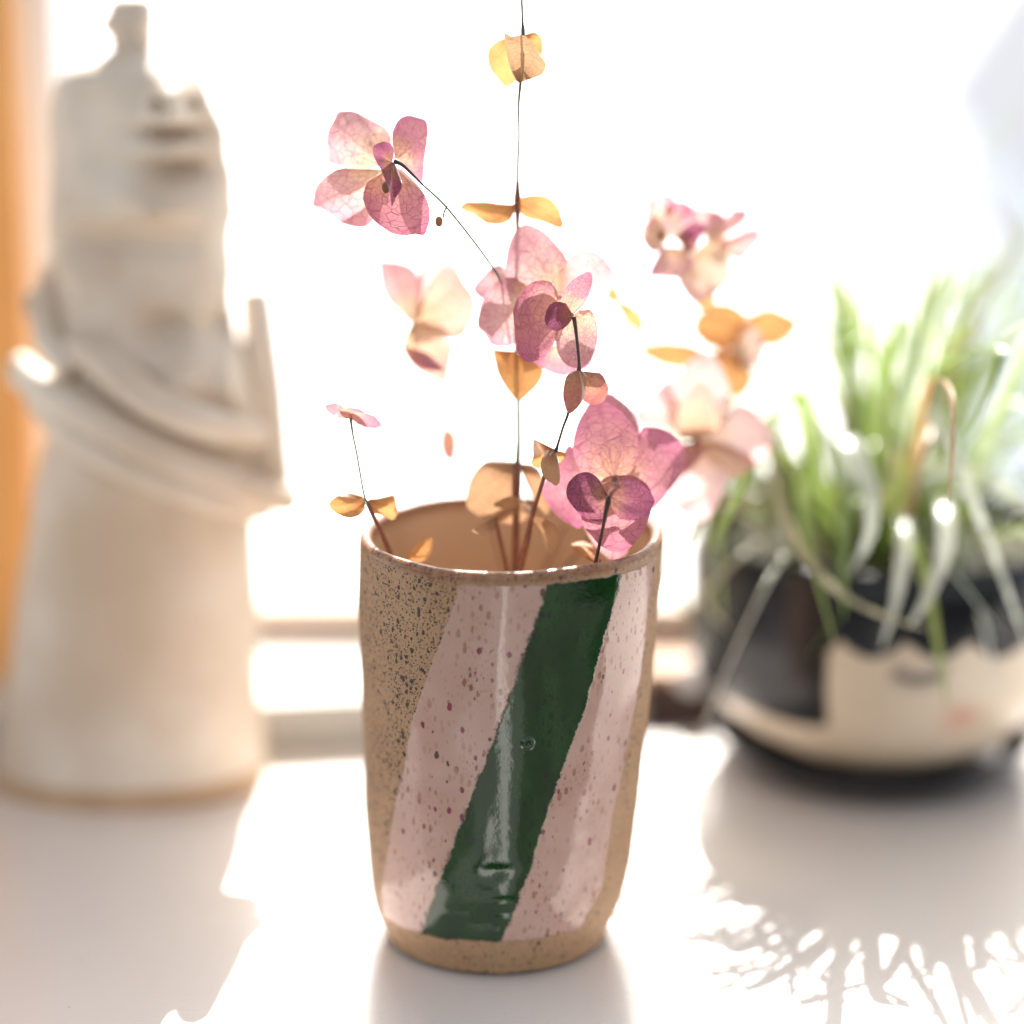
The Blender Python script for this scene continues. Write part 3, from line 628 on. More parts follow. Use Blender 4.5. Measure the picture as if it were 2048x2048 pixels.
Z2 = (900, 400, .3623); Z4 = (1060, 760, .2019); Z1 = (600, 200, .1656); Z6 = (740, 460, .1656); Z7 = (1240, 660, .2174); Z8 = (1240, 360, .2071); ZA = (580, 0, .3623); ZB = (900, 860, .1553); ZC = (600, 780, .3623)
PET = [
 (s3, 'petal', Z2, (420, 480), [(300, 350), (235, 370), (180, 420), (132, 480), (145, 520), (180, 545), (240, 560)], .744, .752, 'pink', {}),
 (s3, 'petal', Z2, (600, 800), [(400, 840), (455, 885), (520, 935), (600, 968), (660, 965), (760, 920), (812, 820)], .742, .748, 'rose', {}),
 (s3, 'petal', Z2, (600, 570), [(600, 480), (620, 370), (660, 310), (730, 278), (800, 285), (860, 330), (910, 400), (890, 460), (870, 530), (820, 580), (740, 600)], .741, .750, 'pale', {}),
 (s3, 'petal', Z2, (590, 535), [(420, 530), (345, 500), (308, 380), (315, 290), (350, 190), (395, 140), (455, 140), (530, 185), (590, 250), (640, 320), (640, 400), (615, 480)], .739, .746, 'pink', dict(cup=1.5)),
 (s3, 'petal', Z2, (500, 560), [(400, 430), (300, 430), (230, 470), (185, 540), (165, 600), (153, 690), (190, 740), (235, 800), (300, 812), (360, 790), (480, 700)], .740, .745, 'pink', {}),
 (s3, 'petal', Z2, (640, 620), [(600, 520), (560, 455), (480, 445), (420, 480), (370, 550), (350, 610), (355, 700), (370, 820), (405, 885), (460, 890), (530, 860), (580, 780), (600, 700)], .735, .730, 'rose', dict(cup=2.0, curl=.5)),
 (s3, 'petal', Z2, (680, 635), [(600, 660), (580, 740), (588, 810), (610, 870), (650, 915), (720, 928), (765, 895), (800, 830), (815, 750), (805, 660), (780, 610), (730, 590)], .733, .731, 'pink', dict(cup=2.0)),
 (s3, 'bract', Z2, (640, 615), [(585, 580), (600, 535), (630, 495), (680, 440), (745, 402), (778, 403), (786, 450), (768, 520), (735, 580), (685, 628)], .727, .722, 'rose', dict(curl=-.4)),
 (s3, 'bract', Z2, (672, 622), [(688, 632), (650, 690), (595, 722), (545, 708), (524, 665), (538, 600), (580, 562), (640, 570)], .726, .722, 'plum', {}),
 (s3, 'leaf', ZB, (1350, 250), [(1290, 250), (1200, 200), (1090, 120), (1065, 200), (1070, 330), (1045, 420), (1100, 470), (1160, 490), (1200, 400), (1300, 300)], .730, .737, 'leaf', {}),
 (s3, 'leaf', ZB, (1340, 260), [(1240, 260), (1180, 380), (1170, 500), (1220, 620), (1300, 680), (1370, 718), (1420, 640), (1410, 500), (1390, 380), (1370, 290)], .729, .724, 'tan', dict(cup=1.5)),
 (s3, 'leaf', ZB, (1360, 265), [(1380, 275), (1450, 280), (1500, 310), (1450, 380), (1410, 430), (1380, 330)], .730, .736, 'leaf', {}),
 (s3, 'leaf', Z2, (720, 945), [(750, 955), (790, 965), (830, 955), (865, 1010), (875, 1050), (850, 1110), (800, 1130), (735, 1105), (735, 1020)], .728, .736, 'russet', {}),
 (s3, 'leaf', Z2, (708, 940), [(690, 942), (645, 970), (625, 1050), (630, 1120), (655, 1178), (700, 1150), (740, 1090), (750, 1020), (757, 985), (735, 945)], .725, .721, 'russet', dict(cup=2.0)),
 (s4, 'petal', Z4, (830, 700), [(500, 400), (560, 260), (650, 190), (780, 130), (900, 200), (1000, 290), (1060, 420), (1085, 520), (1050, 640)], .744, .756, 'rose', {}),
 (s4, 'petal', Z4, (760, 1300), [(520, 1440), (600, 1580), (700, 1700), (820, 1785), (900, 1760), (980, 1680), (960, 1500)], .744, .748, 'pink', {}),
 (s4, 'petal', Z4, (880, 950), [(1040, 700), (1090, 560), (1110, 480), (1180, 470), (1260, 480), (1380, 520), (1480, 600), (1540, 690), (1535, 800), (1500, 930), (1400, 1060), (1300, 1180), (1220, 1270), (1170, 1250), (1110, 1100), (1000, 990)], .741, .748, 'rose', dict(cup=2.5, curl=-1.0)),
 (s4, 'petal', Z4, (780, 990), [(500, 900), (440, 700), (380, 650), (300, 780), (180, 950), (125, 1080), (150, 1180), (220, 1290), (330, 1390), (430, 1450), (500, 1460), (560, 1350), (640, 1180)], .741, .748, 'rose', dict(curl=-.6)),
 (s4, 'petal', Z4, (840, 985), [(700, 1000), (610, 960), (520, 930), (470, 840), (430, 720), (430, 600), (460, 470), (520, 340), (600, 240), (700, 215), (800, 240), (900, 310), (980, 400), (1050, 500), (1085, 620), (1080, 740), (1040, 850), (970, 940), (900, 985)], .736, .742, 'rose', dict(cup=1.8)),
 (s4, 'petal', Z4, (790, 1090), [(690, 1060), (720, 985), (800, 950), (880, 945), (1000, 945), (1090, 980), (1160, 1040), (1200, 1120), (1150, 1180), (1000, 1100)], .731, .738, 'rose', {}),
 (s4, 'petal', Z4, (810, 1010), [(700, 1010), (620, 1080), (520, 1250), (500, 1330), (540, 1450), (620, 1560), (700, 1640), (800, 1695), (870, 1702), (960, 1680), (1050, 1600), (1130, 1480), (1190, 1330), (1180, 1200), (1050, 1080)], .728, .733, 'rose', dict(cup=2.0)),
 (s4, 'bract', Z4, (782, 1160), [(740, 1110), (700, 1010), (640, 945), (560, 910), (480, 930), (400, 990), (360, 1080), (375, 1180), (440, 1270), (500, 1330), (580, 1380), (680, 1402), (740, 1380), (775, 1280)], .719, .723, 'plum', dict(cup=1.2)),
 (s4, 'bract', Z4, (782, 1160), [(770, 1110), (820, 1030), (900, 990), (1000, 990), (1090, 1020), (1180, 1100), (1235, 1190), (1215, 1250), (1180, 1330), (1080, 1370), (970, 1390), (880, 1360), (820, 1290), (790, 1220)], .7175, .720, 'plum', dict(cup=1.6)),
 (s2, 'petal', Z1, (900, 1000), [(180, 1130), (110, 1300), (108, 1390), (160, 1440), (280, 1500), (450, 1560), (620, 1540)], .741, .752, 'pale', {}),
 (s2, 'petal', Z1, (1100, 1100), [(740, 1500), (780, 1650), (880, 1770), (1000, 1830), (1130, 1835), (1220, 1862), (1300, 1800), (1370, 1760), (1420, 1620), (1450, 1560)], .740, .748, 'pale', {}),
 (s2, 'petal', Z1, (980, 795), [(800, 845), (620, 850), (440, 790), (350, 740), (345, 620), (323, 520), (340, 380), (400, 250), (460, 145), (560, 130), (640, 132), (710, 155), (800, 210), (920, 270), (1040, 350), (1100, 450), (1100, 600)], .736, .743, 'pink', dict(cup=1.8, ruf=1.2)),
 (s2, 'petal', Z1, (1010, 850), [(900, 830), (720, 835), (480, 830), (340, 900), (250, 980), (195, 1050), (170, 1170), (165, 1260), (280, 1310), (420, 1420), (560, 1500), (740, 1535), (830, 1500), (880, 1440), (940, 1200)], .735, .739, 'pink', dict(ruf=1.2)),
 (s2, 'petal', Z1, (1150, 730), [(1135, 650), (1118, 560), (1112, 420), (1140, 320), (1210, 220), (1320, 180), (1430, 210), (1530, 255), (1545, 400), (1530, 540), (1500, 760), (1480, 990), (1380, 900), (1250, 790)], .733, .741, 'rose', dict(tilt=1.2)),
 (s2, 'petal', Z1, (1110, 810), [(960, 900), (820, 990), (765, 1140), (770, 1230), (830, 1380), (940, 1500), (1100, 1600), (1240, 1632), (1380, 1615), (1495, 1630), (1550, 1500), (1568, 1390), (1540, 1220), (1450, 1060), (1330, 930), (1230, 840)], .731, .727, 'rose', dict(cup=1.8)),
 (s2, 'bract', Z1, (1110, 750), [(1000, 880), (930, 760), (885, 650), (885, 570), (940, 525), (1020, 503), (1090, 530), (1130, 590), (1130, 690)], .726, .722, 'plum', dict(cup=1.6)),
 (s2, 'bract', Z1, (1115, 745), [(985, 850), (1020, 950), (1070, 1080), (1095, 1180), (1108, 1285), (1160, 1180), (1215, 1090), (1230, 1000), (1190, 860), (1150, 770)], .725, .721, 'plum', dict(tilt=2.0)),
 (s6, 'petal', Z6, (490, 1120), [(420, 1050), (260, 900), (160, 750), (120, 560), (115, 380), (180, 370), (400, 400), (560, 500), (620, 800), (560, 1060)], .774, .780, 'pink', {}),
 (s6, 'petal', Z6, (500, 1120), [(560, 1000), (640, 700), (650, 400), (660, 110), (780, 180), (940, 110), (1080, 300), (1100, 500), (900, 800)], .776, .786, 'pale', {}),
 (s6, 'petal', Z6, (500, 1130), [(480, 1220), (390, 1400), (480, 1600), (620, 1720), (900, 1840), (960, 1650), (1010, 1400), (900, 1300), (700, 1150)], .771, .775, 'peach', {}),
 (s6, 'petal', Z6, (510, 1130), [(600, 950), (720, 650), (850, 470), (960, 450), (1060, 500), (1140, 640), (1240, 780), (1270, 930), (1210, 1130), (1100, 1290), (900, 1300), (700, 1220)], .770, .766, 'peach', dict(cup=2.0)),
 (s6, 'petal', Z6, (400, 1400), [(470, 1560), (560, 1640), (700, 1690), (880, 1690), (780, 1560), (640, 1470), (480, 1430)], .768, .765, 'rose', {}),
 (s7, 'petal', Z7, (700, 1000), [(520, 960), (300, 930), (180, 880), (120, 760), (220, 640), (330, 540), (460, 460), (580, 620)], .790, .800, 'pale', {}),
 (s7, 'petal', Z7, (700, 1015), [(500, 940), (400, 700), (440, 520), (560, 380), (680, 250), (790, 205), (880, 260), (960, 400), (1010, 560), (1000, 700), (920, 850), (790, 960)], .789, .797, 'pale', {}),
 (s7, 'petal', Z7, (710, 1015), [(820, 970), (980, 820), (1060, 700), (1180, 700), (1290, 800), (1370, 900), (1400, 990), (1360, 1120), (1290, 1220), (1200, 1230), (1100, 1150), (900, 1060)], .789, .795, 'pale', {}),
 (s7, 'petal', Z7, (720, 1020), [(800, 1100), (780, 1200), (880, 1320), (1050, 1360), (1180, 1290), (1250, 1200), (1050, 1080), (900, 1020)], .788, .792, 'peach', {}),
 (s7, 'petal', Z7, (710, 1020), [(640, 1130), (520, 1330), (430, 1500), (520, 1640), (640, 1720), (720, 1768), (790, 1750), (880, 1640), (960, 1450), (1000, 1330), (900, 1250), (780, 1120)], .787, .783, 'pale', {}),
 (s7, 'petal', Z7, (710, 1020), [(560, 1040), (520, 1150), (500, 1350), (540, 1360), (640, 1290), (720, 1200), (820, 1080)], .785, .782, 'rose', {}),
 (s7, 'petal', Z7, (705, 1015), [(560, 1000), (510, 880), (540, 740), (620, 600), (720, 480), (800, 520), (860, 620), (900, 740), (920, 850), (880, 930), (790, 985)], .784, .780, 'peach', dict(cup=2.0)),
 (s8, 'petal', Z8, (620, 620), [(440, 560), (380, 460), (420, 320), (540, 250), (680, 230), (760, 330), (740, 500)], .789, .795, 'pale', dict(ruf=1.5)),
 (s8, 'petal', Z8, (860, 640), [(800, 520), (820, 380), (900, 290), (1010, 330), (1060, 440), (1020, 560)], .791, .797, 'pink', dict(ruf=1.5)),
 (s8, 'petal', Z8, (700, 650), [(520, 640), (480, 760), (500, 900), (600, 980), (720, 960), (800, 840)], .788, .790, 'cream', dict(ruf=1.2)),
 (s8, 'petal', Z8, (900, 640), [(900, 760), (1000, 830), (1120, 800), (1200, 700), (1160, 600), (1020, 560)], .792, .798, 'pale', dict(ruf=1.2)),
 (s8, 'petal', Z8, (480, 430), [(420, 330), (470, 220), (600, 200), (700, 260), (680, 380), (560, 450)], .786, .781, 'rose', dict(ruf=1.2)),
 (s8, 'petal', Z8, (400, 400), [(330, 380), (250, 400), (250, 280), (262, 190), (360, 140), (470, 130), (540, 170), (470, 260)], .788, .784, 'pink', {}),
 (s8, 'petal', Z8, (640, 600), [(580, 520), (640, 360), (760, 250), (900, 280), (1000, 330), (960, 450), (800, 540)], .792, .800, 'pale', {}),
 (s8, 'petal', Z8, (880, 620), [(960, 600), (1100, 540), (1290, 470), (1370, 530), (1340, 610), (1240, 720), (1180, 780), (1000, 720)], .790, .796, 'pink', {}),
 (s8, 'petal', Z8, (840, 640), [(900, 560), (1000, 450), (1080, 290), (1150, 275), (1240, 290), (1230, 370), (1180, 430), (1080, 490), (960, 620)], .786, .790, 'pink', {}),
 (s8, 'petal', Z8, (760, 640), [(700, 760), (620, 850), (560, 950), (620, 1080), (720, 1180), (820, 1160), (960, 1060), (1030, 1000), (1075, 910), (1050, 780), (980, 640), (880, 560)], .785, .781, 'cream', dict(cup=2.0)),
 (s8, 'petal', Z8, (560, 640), [(400, 640), (350, 740), (280, 910), (420, 940), (540, 945), (640, 900), (700, 800), (680, 680)], .782, .776, 'pink', {}),
 (s8, 'petal', Z8, (440, 500), [(400, 400), (330, 330), (260, 380), (210, 480), (215, 590), (290, 690), (350, 700), (420, 640), (480, 560)], .784, .780, 'peach', {}),
 (s8, 'petal', Z8, (600, 640), [(540, 560), (620, 460), (700, 410), (820, 440), (780, 560), (720, 680), (640, 710)], .780, .774, 'plum', {}),
 (s8, 'petal', Z8, (800, 1080), [(680, 1080), (740, 1210), (810, 1250), (900, 1190), (930, 1100)], .786, .788, 'leaf', {}),
 (s1, 'leaf', ZA, (1280, 190), [(1250, 225), (1180, 215), (1120, 245), (1090, 290), (1100, 370), (1140, 430), (1192, 482), (1240, 455), (1280, 400)], .735, .745, 'leaf', {}),
 (s1, 'leaf', ZA, (1268, 457), [(1250, 450), (1215, 370), (1195, 280), (1184, 188), (1230, 205), (1290, 195), (1330, 230), (1370, 290), (1412, 355), (1390, 410), (1330, 435)], .731, .724, 'tan', dict(curl=.5)),
 (s1, 'leaf', ZA, (1290, 200), [(1300, 185), (1345, 177), (1385, 200), (1396, 250), (1388, 310), (1340, 260)], .736, .742, 'leaf', {}),
 (s1, 'leaf', ZA, (1252, 1125), [(1230, 1105), (1100, 1110), (1000, 1105), (938, 1140), (960, 1165), (1010, 1185), (1080, 1230), (1150, 1238), (1210, 1220), (1240, 1170)], .744, .750, 'leaf', dict(tilt=-2.5)),
 (s1, 'leaf', ZA, (1252, 1120), [(1265, 1095), (1340, 1080), (1420, 1090), (1480, 1150), (1503, 1255), (1400, 1225), (1300, 1200), (1265, 1160)], .744, .738, 'leaf', dict(tilt=2.5)),
 (s1, 'leaf', Z2, (360, 835), [(320, 850), (240, 825), (250, 900), (270, 970), (320, 1050), (375, 1108), (430, 1070), (480, 1020), (515, 945), (480, 890), (410, 850)], .751, .747, 'leaf', dict(cup=2.0)),
 (s1, 'leaf', ZB, (855, 450), [(860, 360), (720, 335), (560, 370), (430, 430), (320, 540), (250, 680), (215, 830), (220, 980), (330, 1090), (470, 1090), (620, 1040), (760, 930), (860, 820), (880, 600)], .749, .757, 'tan', dict(cup=3.0)),
 (s1, 'leaf', ZB, (880, 440), [(930, 450), (1040, 440), (1150, 520), (1230, 700), (1300, 950), (1250, 1080), (1150, 1000), (1060, 850), (1000, 640)], .750, .758, 'tan', dict(cup=2.0)),
 (s1, 'leaf', ZB, (1030, 1080), [(1020, 990), (920, 880), (780, 850), (620, 910), (560, 980), (700, 1010), (880, 1040)], .752, .748, 'tan', dict(cup=2.0)),
 (s5, 'leaf', ZC, (362, 612), [(340, 578), (270, 568), (200, 590), (162, 632), (200, 680), (270, 705), (330, 690), (360, 655)], .736, .730, 'leaf', dict(cup=1.6)),
 (s5, 'leaf', ZC, (366, 616), [(390, 600), (450, 598), (515, 580), (530, 620), (535, 680), (510, 718), (450, 690), (395, 680), (372, 655)], .736, .744, 'leaf', dict(ruf=1.2)),
]
for k_, (pa, nm, tf, B_, O_, d0, d1, mm, kw) in enumerate(PET): opetal(pa, nm, tf, B_, O_, d0, d1, mm, seed=k_, **kw)

# ------------------------------------------------------------------ cream ceramic figurine
M['ceramic'] = simple_mat('cream_matt_ceramic', col(0.54, 0.42, 0.31), col(0.72, 0.65, 0.56), 16, 0.55, 0.0006, 90)
SY = 0.846
def loft(name, rows, m, parent, Y=SY, seg=64, nz=70, amp=0.0012, dr=0.62, dmax=0.034, dmin=0.004, fr=40, bumps=(), sub=6):
    sp = spline(sorted(rows), sub); vs, fs = [], []
    for (py, xl, xr) in sp:
        a, b = aty(xl, py, Y), aty(xr, py, Y); cx, hw, z = (a.x + b.x) / 2, max((b.x - a.x) / 2, 0.0006), a.z
        dpt = max(dmin, min(dmax, hw * dr))
        for k in range(seg):
            th = 2 * math.pi * k / seg
            q = 1 + amp / max(hw, .004) * noise.noise(Vector((math.cos(th) * 2, math.sin(th) * 2, z * fr)))
            X, D = cx + hw * math.cos(th) * q, dpt * math.sin(th) * q
            if D < 0:
                px = 1024 + X / ((Y + D) * math.cos(PITCH) + (CAM_H - z) * math.sin(PITCH)) * FPX
                D -= sum(a * math.exp(-((px - bx) / sx) ** 2 - ((py - by) / sy) ** 2) for bx, by, sx, sy, a in bumps) * 1.25 * min(1, -D / dpt * 2)
            vs.append((X, Y + D, z))
    n = len(sp)
    for i in range(n - 1):
        for k in range(seg): fs.append((i * seg + k, (i + 1) * seg + k, (i + 1) * seg + (k + 1) % seg, i * seg + (k + 1) % seg))
    fs.append(tuple(range(seg))); fs.append(tuple((n - 1) * seg + k for k in range(seg - 1, -1, -1)))
    return mesh(name, vs, fs, m, parent)
def zpy(z, Y): return 1024 + FPX * math.tan(math.atan((CAM_H - z) / Y) - PITCH)
fg = empty('ceramic_figurine', (aty(260, 1600, SY).x, SY, 0), 'tall cream ceramic figurine, face tipped up with a topknot, arms wrapped above a long skirt', 'figurine')
PB = zpy(0, SY)
loft('skirt', [(720, 180, 470), (800, 130, 500), (900, 85, 515), (1000, 62, 512), (1200, 36, 514), (1400, 8, 522), (1500, -6, 526), (PB, -16, 528)], M['ceramic'], fg, amp=.0012)
loft('head_and_neck', [(100, 228, 306), (116, 205, 345), (146, 132, 398), (200, 106, 428), (300, 102, 455), (400, 102, 470), (470, 104, 466), (560, 110, 462), (640, 112, 470), (760, 110, 500), (880, 120, 515)], M['ceramic'], fg, Y=SY - .004, amp=.002, dmax=.028, fr=90, seg=160, sub=16, bumps=[
    (350, 185, 40, 42, .010), (322, 196, 13, 10, -.008), (384, 198, 13, 10, -.008),
    (345, 222, 48, 20, .006), (338, 254, 50, 13, -.009), (340, 286, 44, 18, .007), (345, 328, 60, 20, -.008), (330, 395, 80, 40, .010), (250, 470, 120, 30, -.005),
    (180, 260, 60, 90, -.003), (230, 520, 60, 90, -.003), (420, 500, 40, 80, .003), (325, 645, 50, 40, -.009), (445, 640, 30, 36, -.008), (365, 735, 52, 48, .009), (470, 745, 40, 44, .007)])
loft('topknot', [(-6, 236, 296), (4, 220, 304), (26, 214, 308), (44, 200, 308), (58, 206, 306), (76, 220, 306), (100, 222, 310), (130, 205, 330)], M['ceramic'], fg, amp=.0005, dr=.9)
loft('sleeve', [(578, 488, 535), (600, 482, 542), (700, 482, 556), (800, 470, 570), (900, 460, 580), (980, 455, 586), (1008, 455, 580)], M['ceramic'], fg, Y=SY + .002, amp=.001, dr=.8)
def tube_part(name, pts, rads, m, parent, Y):
    sp = spline([(p[0], p[1], Y + p[2], r) for p, r in zip(pts, rads)], 8)
    P = [aty(q[0], q[1], q[2]) for q in sp]; vs, fs = tube_data(P, [q[3] for q in sp], 14)
    return mesh(name, vs, fs, m, parent)
tube_part('shawl_fold', [(40, 745, -.006), (120, 800, -.020), (250, 870, -.031), (380, 935, -.031), (500, 985, -.022), (578, 1000, -.006)], [.005, .0062, .0062, .006, .0055, .005], M['ceramic'], fg, SY)
tube_part('shawl_fold', [(70, 800, -.012), (160, 880, -.026), (300, 950, -.032), (440, 1000, -.028), (530, 1020, -.012)], [.004, .0055, .0055, .005, .004], M['ceramic'], fg, SY)
tube_part('shawl_fold', [(130, 690, -.012), (200, 720, -.026), (300, 800, -.033), (420, 850, -.030), (520, 870, -.014)], [.004, .0055, .006, .0055, .004], M['ceramic'], fg, SY)
tube_part('arm', [(112, 520, .004), (100, 560, -.002), (92, 610, -.008), (95, 680, -.014), (140, 740, -.022)], [.0035, .004, .0045, .0045, .004], M['ceramic'], fg, SY)
loft('base_band', [(PB - 36, -17.5, 530.5), (PB - 20, -19, 532), (PB, -20, 533)], simple_mat('tan_contact_shade', col(.42, .27, .15), col(.52, .36, .22), 30, .7), fg, amp=.0003, dmax=.0352)  # tan base line, also stands in for the contact shadow under the figurine
tube_part('hand', [(70, 590, -.004), (80, 622, -.008), (92, 640, -.010)], [.004, .0048, .003], M['ceramic'], fg, SY)
tube_part('hand', [(38, 728, -.004), (52, 745, -.008), (80, 750, -.010)], [.004, .0046, .003], M['ceramic'], fg, SY)
def lathe(rows, cx, cy, seg=96, top_open=False):
    vs, fs = [], []
    for z, r in rows:
        for k in range(seg):
            a = 2 * math.pi * k / seg; vs.append((cx + r * math.sin(a), cy - r * math.cos(a), z))
    for i in range(len(rows) - 1):
        for k in range(seg): fs.append((i * seg + k, i * seg + (k + 1) % seg, (i + 1) * seg + (k + 1) % seg, (i + 1) * seg + k))
    fs.append(tuple(seg - 1 - k for k in range(seg)))
    return vs, fs
# ------------------------------------------------------------------ face planter and its plant
PX, PY = aty(1742, 1560, 0.868).x, 0.868
def planter_material():
    m, nt, out = mat('black_and_cream_glaze'); g = N(nt); o = g.obj()
    hair = g.attr('hair'); w = g.math('MULTIPLY', g.math('SUBTRACT', g.noise(o, 120, 3), 0.5), 0.5)
    hm = g.ramp(g.math('ADD', hair, w), -0.4, 0.4)
    cream = g.mix(g.ramp(g.noise(o, 40, 3), 0.3, 0.7), col(0.50, 0.42, 0.32), col(0.58, 0.50, 0.40))
    cream = g.mix(g.attr('cheek'), cream, col(0.55, 0.22, 0.17)); cream = g.mix(g.attr('eye'), cream, col(0.06, 0.055, 0.055))
    blk = g.mix(g.ramp(g.noise(g.scale(o, (1, 1, .5)), 60, 4), 0.35, 0.7), col(0.004, 0.005, 0.008), col(0.014, 0.016, 0.022))
    c = g.mix(hm, cream, blk)
    nt.links.new(g.pb(Base_Color=c, Roughness=0.16, Specular_IOR_Level=0.33, Normal=g.bump(g.noise(o, 70, 3), 0.0008, 0.6)), out.inputs[0]); return m
pot = empty('face_planter', (PX, PY, 0), 'round plant pot glazed like a face, cream with closed eye and black scalloped fringe', 'plant pot')
PR = [(0.004, .030), (.006, .034), (.010, .0400), (.016, .0480), (.026, .0565), (.038, .0625), (.052, .0640), (.066, .0640), (.074, .0635), (.080, .0620), (.0820, .0605), (.0810, .0585), (.070, .0590), (.055, .0590)]
sp = spline(PR, 6); vs, fs = lathe(sp, PX, PY, 160)
hair, cheek, eye = [], [], []
for v in vs:
    phi = math.atan2(v[0] - PX, PY - v[1]); xa = math.sin(phi) * 385; front = math.cos(phi) > -0.1
    z = v[2]; h = -1.0
    py = zpy(z, PY - 0.060 * max(0, math.cos(phi)))
    fr_b = 1270 + 40 * abs(math.sin((xa - 4) / 122 * math.pi)) ** .8
    h = max(h, (fr_b - py) / 12)
    if xa < -140:                         # bob of hair down the side
        bot = 1455 - ((xa + 165) / 110) ** 2 * 26 if xa > -330 else 1400
        h = max(h, min((bot - py) / 12, (-140 - xa) / 10))
    if xa > 330: h = max(h, min((1450 - py) / 12, (xa - 330) / 10))
    line = 1462 + 130 * min(1, max(0, (xa + 330) / 260)) ** 0.75
    zl = .009 + .016 * min(1, max(0, (-xa - 90) / 290)) ** 1.3; h = max(h, (zl - z) / .0015)
    if not front: h = 1
    hair.append(max(-2, min(2, h)))
    cheek.append(0.75 * math.exp(-((xa - 122) / 30) ** 2 - ((py - 1435) / 26) ** 2) if front else 0)
    ey = 1352 - ((xa - 30) / 55) ** 2 * 20
    eye.append(1.0 * math.exp(-((py - ey) / 15) ** 2) * (1 if abs(xa - 30) < 58 else 0) if front else 0)
mesh('bowl', vs, fs, planter_material(), pot, attrs=dict(hair=hair, cheek=cheek, eye=eye))
SR = spline([(0.0, .043), (.002, .0455), (.006, .0500), (.0115, .0540), (.0122, .0534), (.0110, .0515), (.006, .0460), (.0035, .0400), (.0035, .002)], 5)
sv, sf = lathe(SR, PX, PY, 96)
sau = mesh('saucer', sv, sf, simple_mat('black_glazed_clay', col(.006, .007, .010), col(.018, .019, .024), 40, .12, .0003, 60))
tag(sau, 'glossy black saucer on the sill under the face planter', 'saucer')
M['soil'] = simple_mat('potting_soil', col(0.035, 0.03, 0.018), col(0.10, 0.085, 0.05), 200, 0.9, 0.002, 150)
vs = [(PX, PY, .076)]; fs = []
for rr, zz in ((.02, .076), (.04, .074), (.0580, .071)):
    for k in range(40):
        a = 2 * math.pi * k / 40; vs.append((PX + rr * math.cos(a), PY + rr * math.sin(a), zz + random.uniform(-.002, .002)))
for k in range(40):
    fs.append((0, 1 + k, 1 + (k + 1) % 40))
    for j in range(2): fs.append((1 + j * 40 + k, 41 + j * 40 + k, 41 + j * 40 + (k + 1) % 40, 1 + j * 40 + (k + 1) % 40))
mesh('soil', vs, fs, M['soil'], pot)

def blade_material(name, c1, c2, stripe, gl=0.32):
    m, nt, out = mat(name); g = N(nt)
    sp_ = g.n('ShaderNodeSeparateXYZ', {0: g.n('ShaderNodeTexCoord').outputs['UV']}); u, v = sp_.outputs[0], sp_.outputs[1]
    oi = g.n('ShaderNodeObjectInfo').outputs['Random']
    c = g.mix(g.math('FRACT', g.math('MULTIPLY', oi, 7.0)), c1, c2)
    c = g.mix(g.math('MULTIPLY', g.ramp(g.math('ABSOLUTE', u), 0.55, 0.85), 0.7), c, stripe)
    d_ = g.n('ShaderNodeBsdfDiffuse', {'Color': c}).outputs[0]; t_ = g.n('ShaderNodeBsdfTranslucent', {'Color': c}).outputs[0]
    a = g.n('ShaderNodeMixShader', {0: 0.42, 1: d_, 2: t_}).outputs[0]
    glo = g.n('ShaderNodeBsdfGlossy', {'Color': col(1, 1, 1), 'Roughness': gl}).outputs[0]
    a2 = g.n('ShaderNodeMixShader', {0: 0.07, 1: a, 2: glo}).outputs[0]
    nt.links.new(a2, out.inputs[0]); return m
M['blade'] = blade_material('green_blade', col(0.12, 0.22, 0.03), col(0.30, 0.38, 0.07), col(0.46, 0.52, 0.22), 0.3)
M['blade_brown'] = blade_material('brown_blade', col(0.30, 0.16, 0.07), col(0.40, 0.24, 0.10), col(0.40, 0.26, 0.12), 0.4)
M['blade_dry'] = blade_material('olive_blade', col(0.26, 0.25, 0.14), col(0.36, 0.32, 0.20), col(0.44, 0.42, 0.30))
M['blade_silver'] = blade_material('silvery_blade', col(0.55, 0.60, 0.50), col(0.62, 0.64, 0.55), col(0.72, 0.74, 0.66), 0.25)
plant = empty('spider_plant', (PX, PY, .078), 'bushy green plant with long arching blades growing in the face planter', 'plant')
def blade(pts, w, m, side=None, n=5):
    sp_ = spline(pts, n); P = [Vector(q[:3]) for q in sp_]; L = len(P); vs, fs, uv = [], [], []
    for i in range(L):
        t = (P[min(i + 1, L - 1)] - P[max(i - 1, 0)]).normalized(); v = i / (L - 1)
        sd = (side - t * side.dot(t)).normalized(); nm = t.cross(sd)
        ww = w * (min(1, v * 6 + .5)) * (1 - v ** 3) + 0.0001
        for u in (-1, 0, 1): vs.append(P[i] + sd * u * ww / 2 + nm * (abs(u) * ww * 0.12)); uv.append((u, v))
    for i in range(L - 1):
        for j in range(2):
            a = i * 3 + j; fs.append((a, a + 1, a + 4, a + 3))
    return mesh('leaf', vs, fs, M[m], plant, uvs=uv)
jit = lambda q: Vector((random.uniform(-q, q), random.uniform(-q, q), random.uniform(-q, q)))
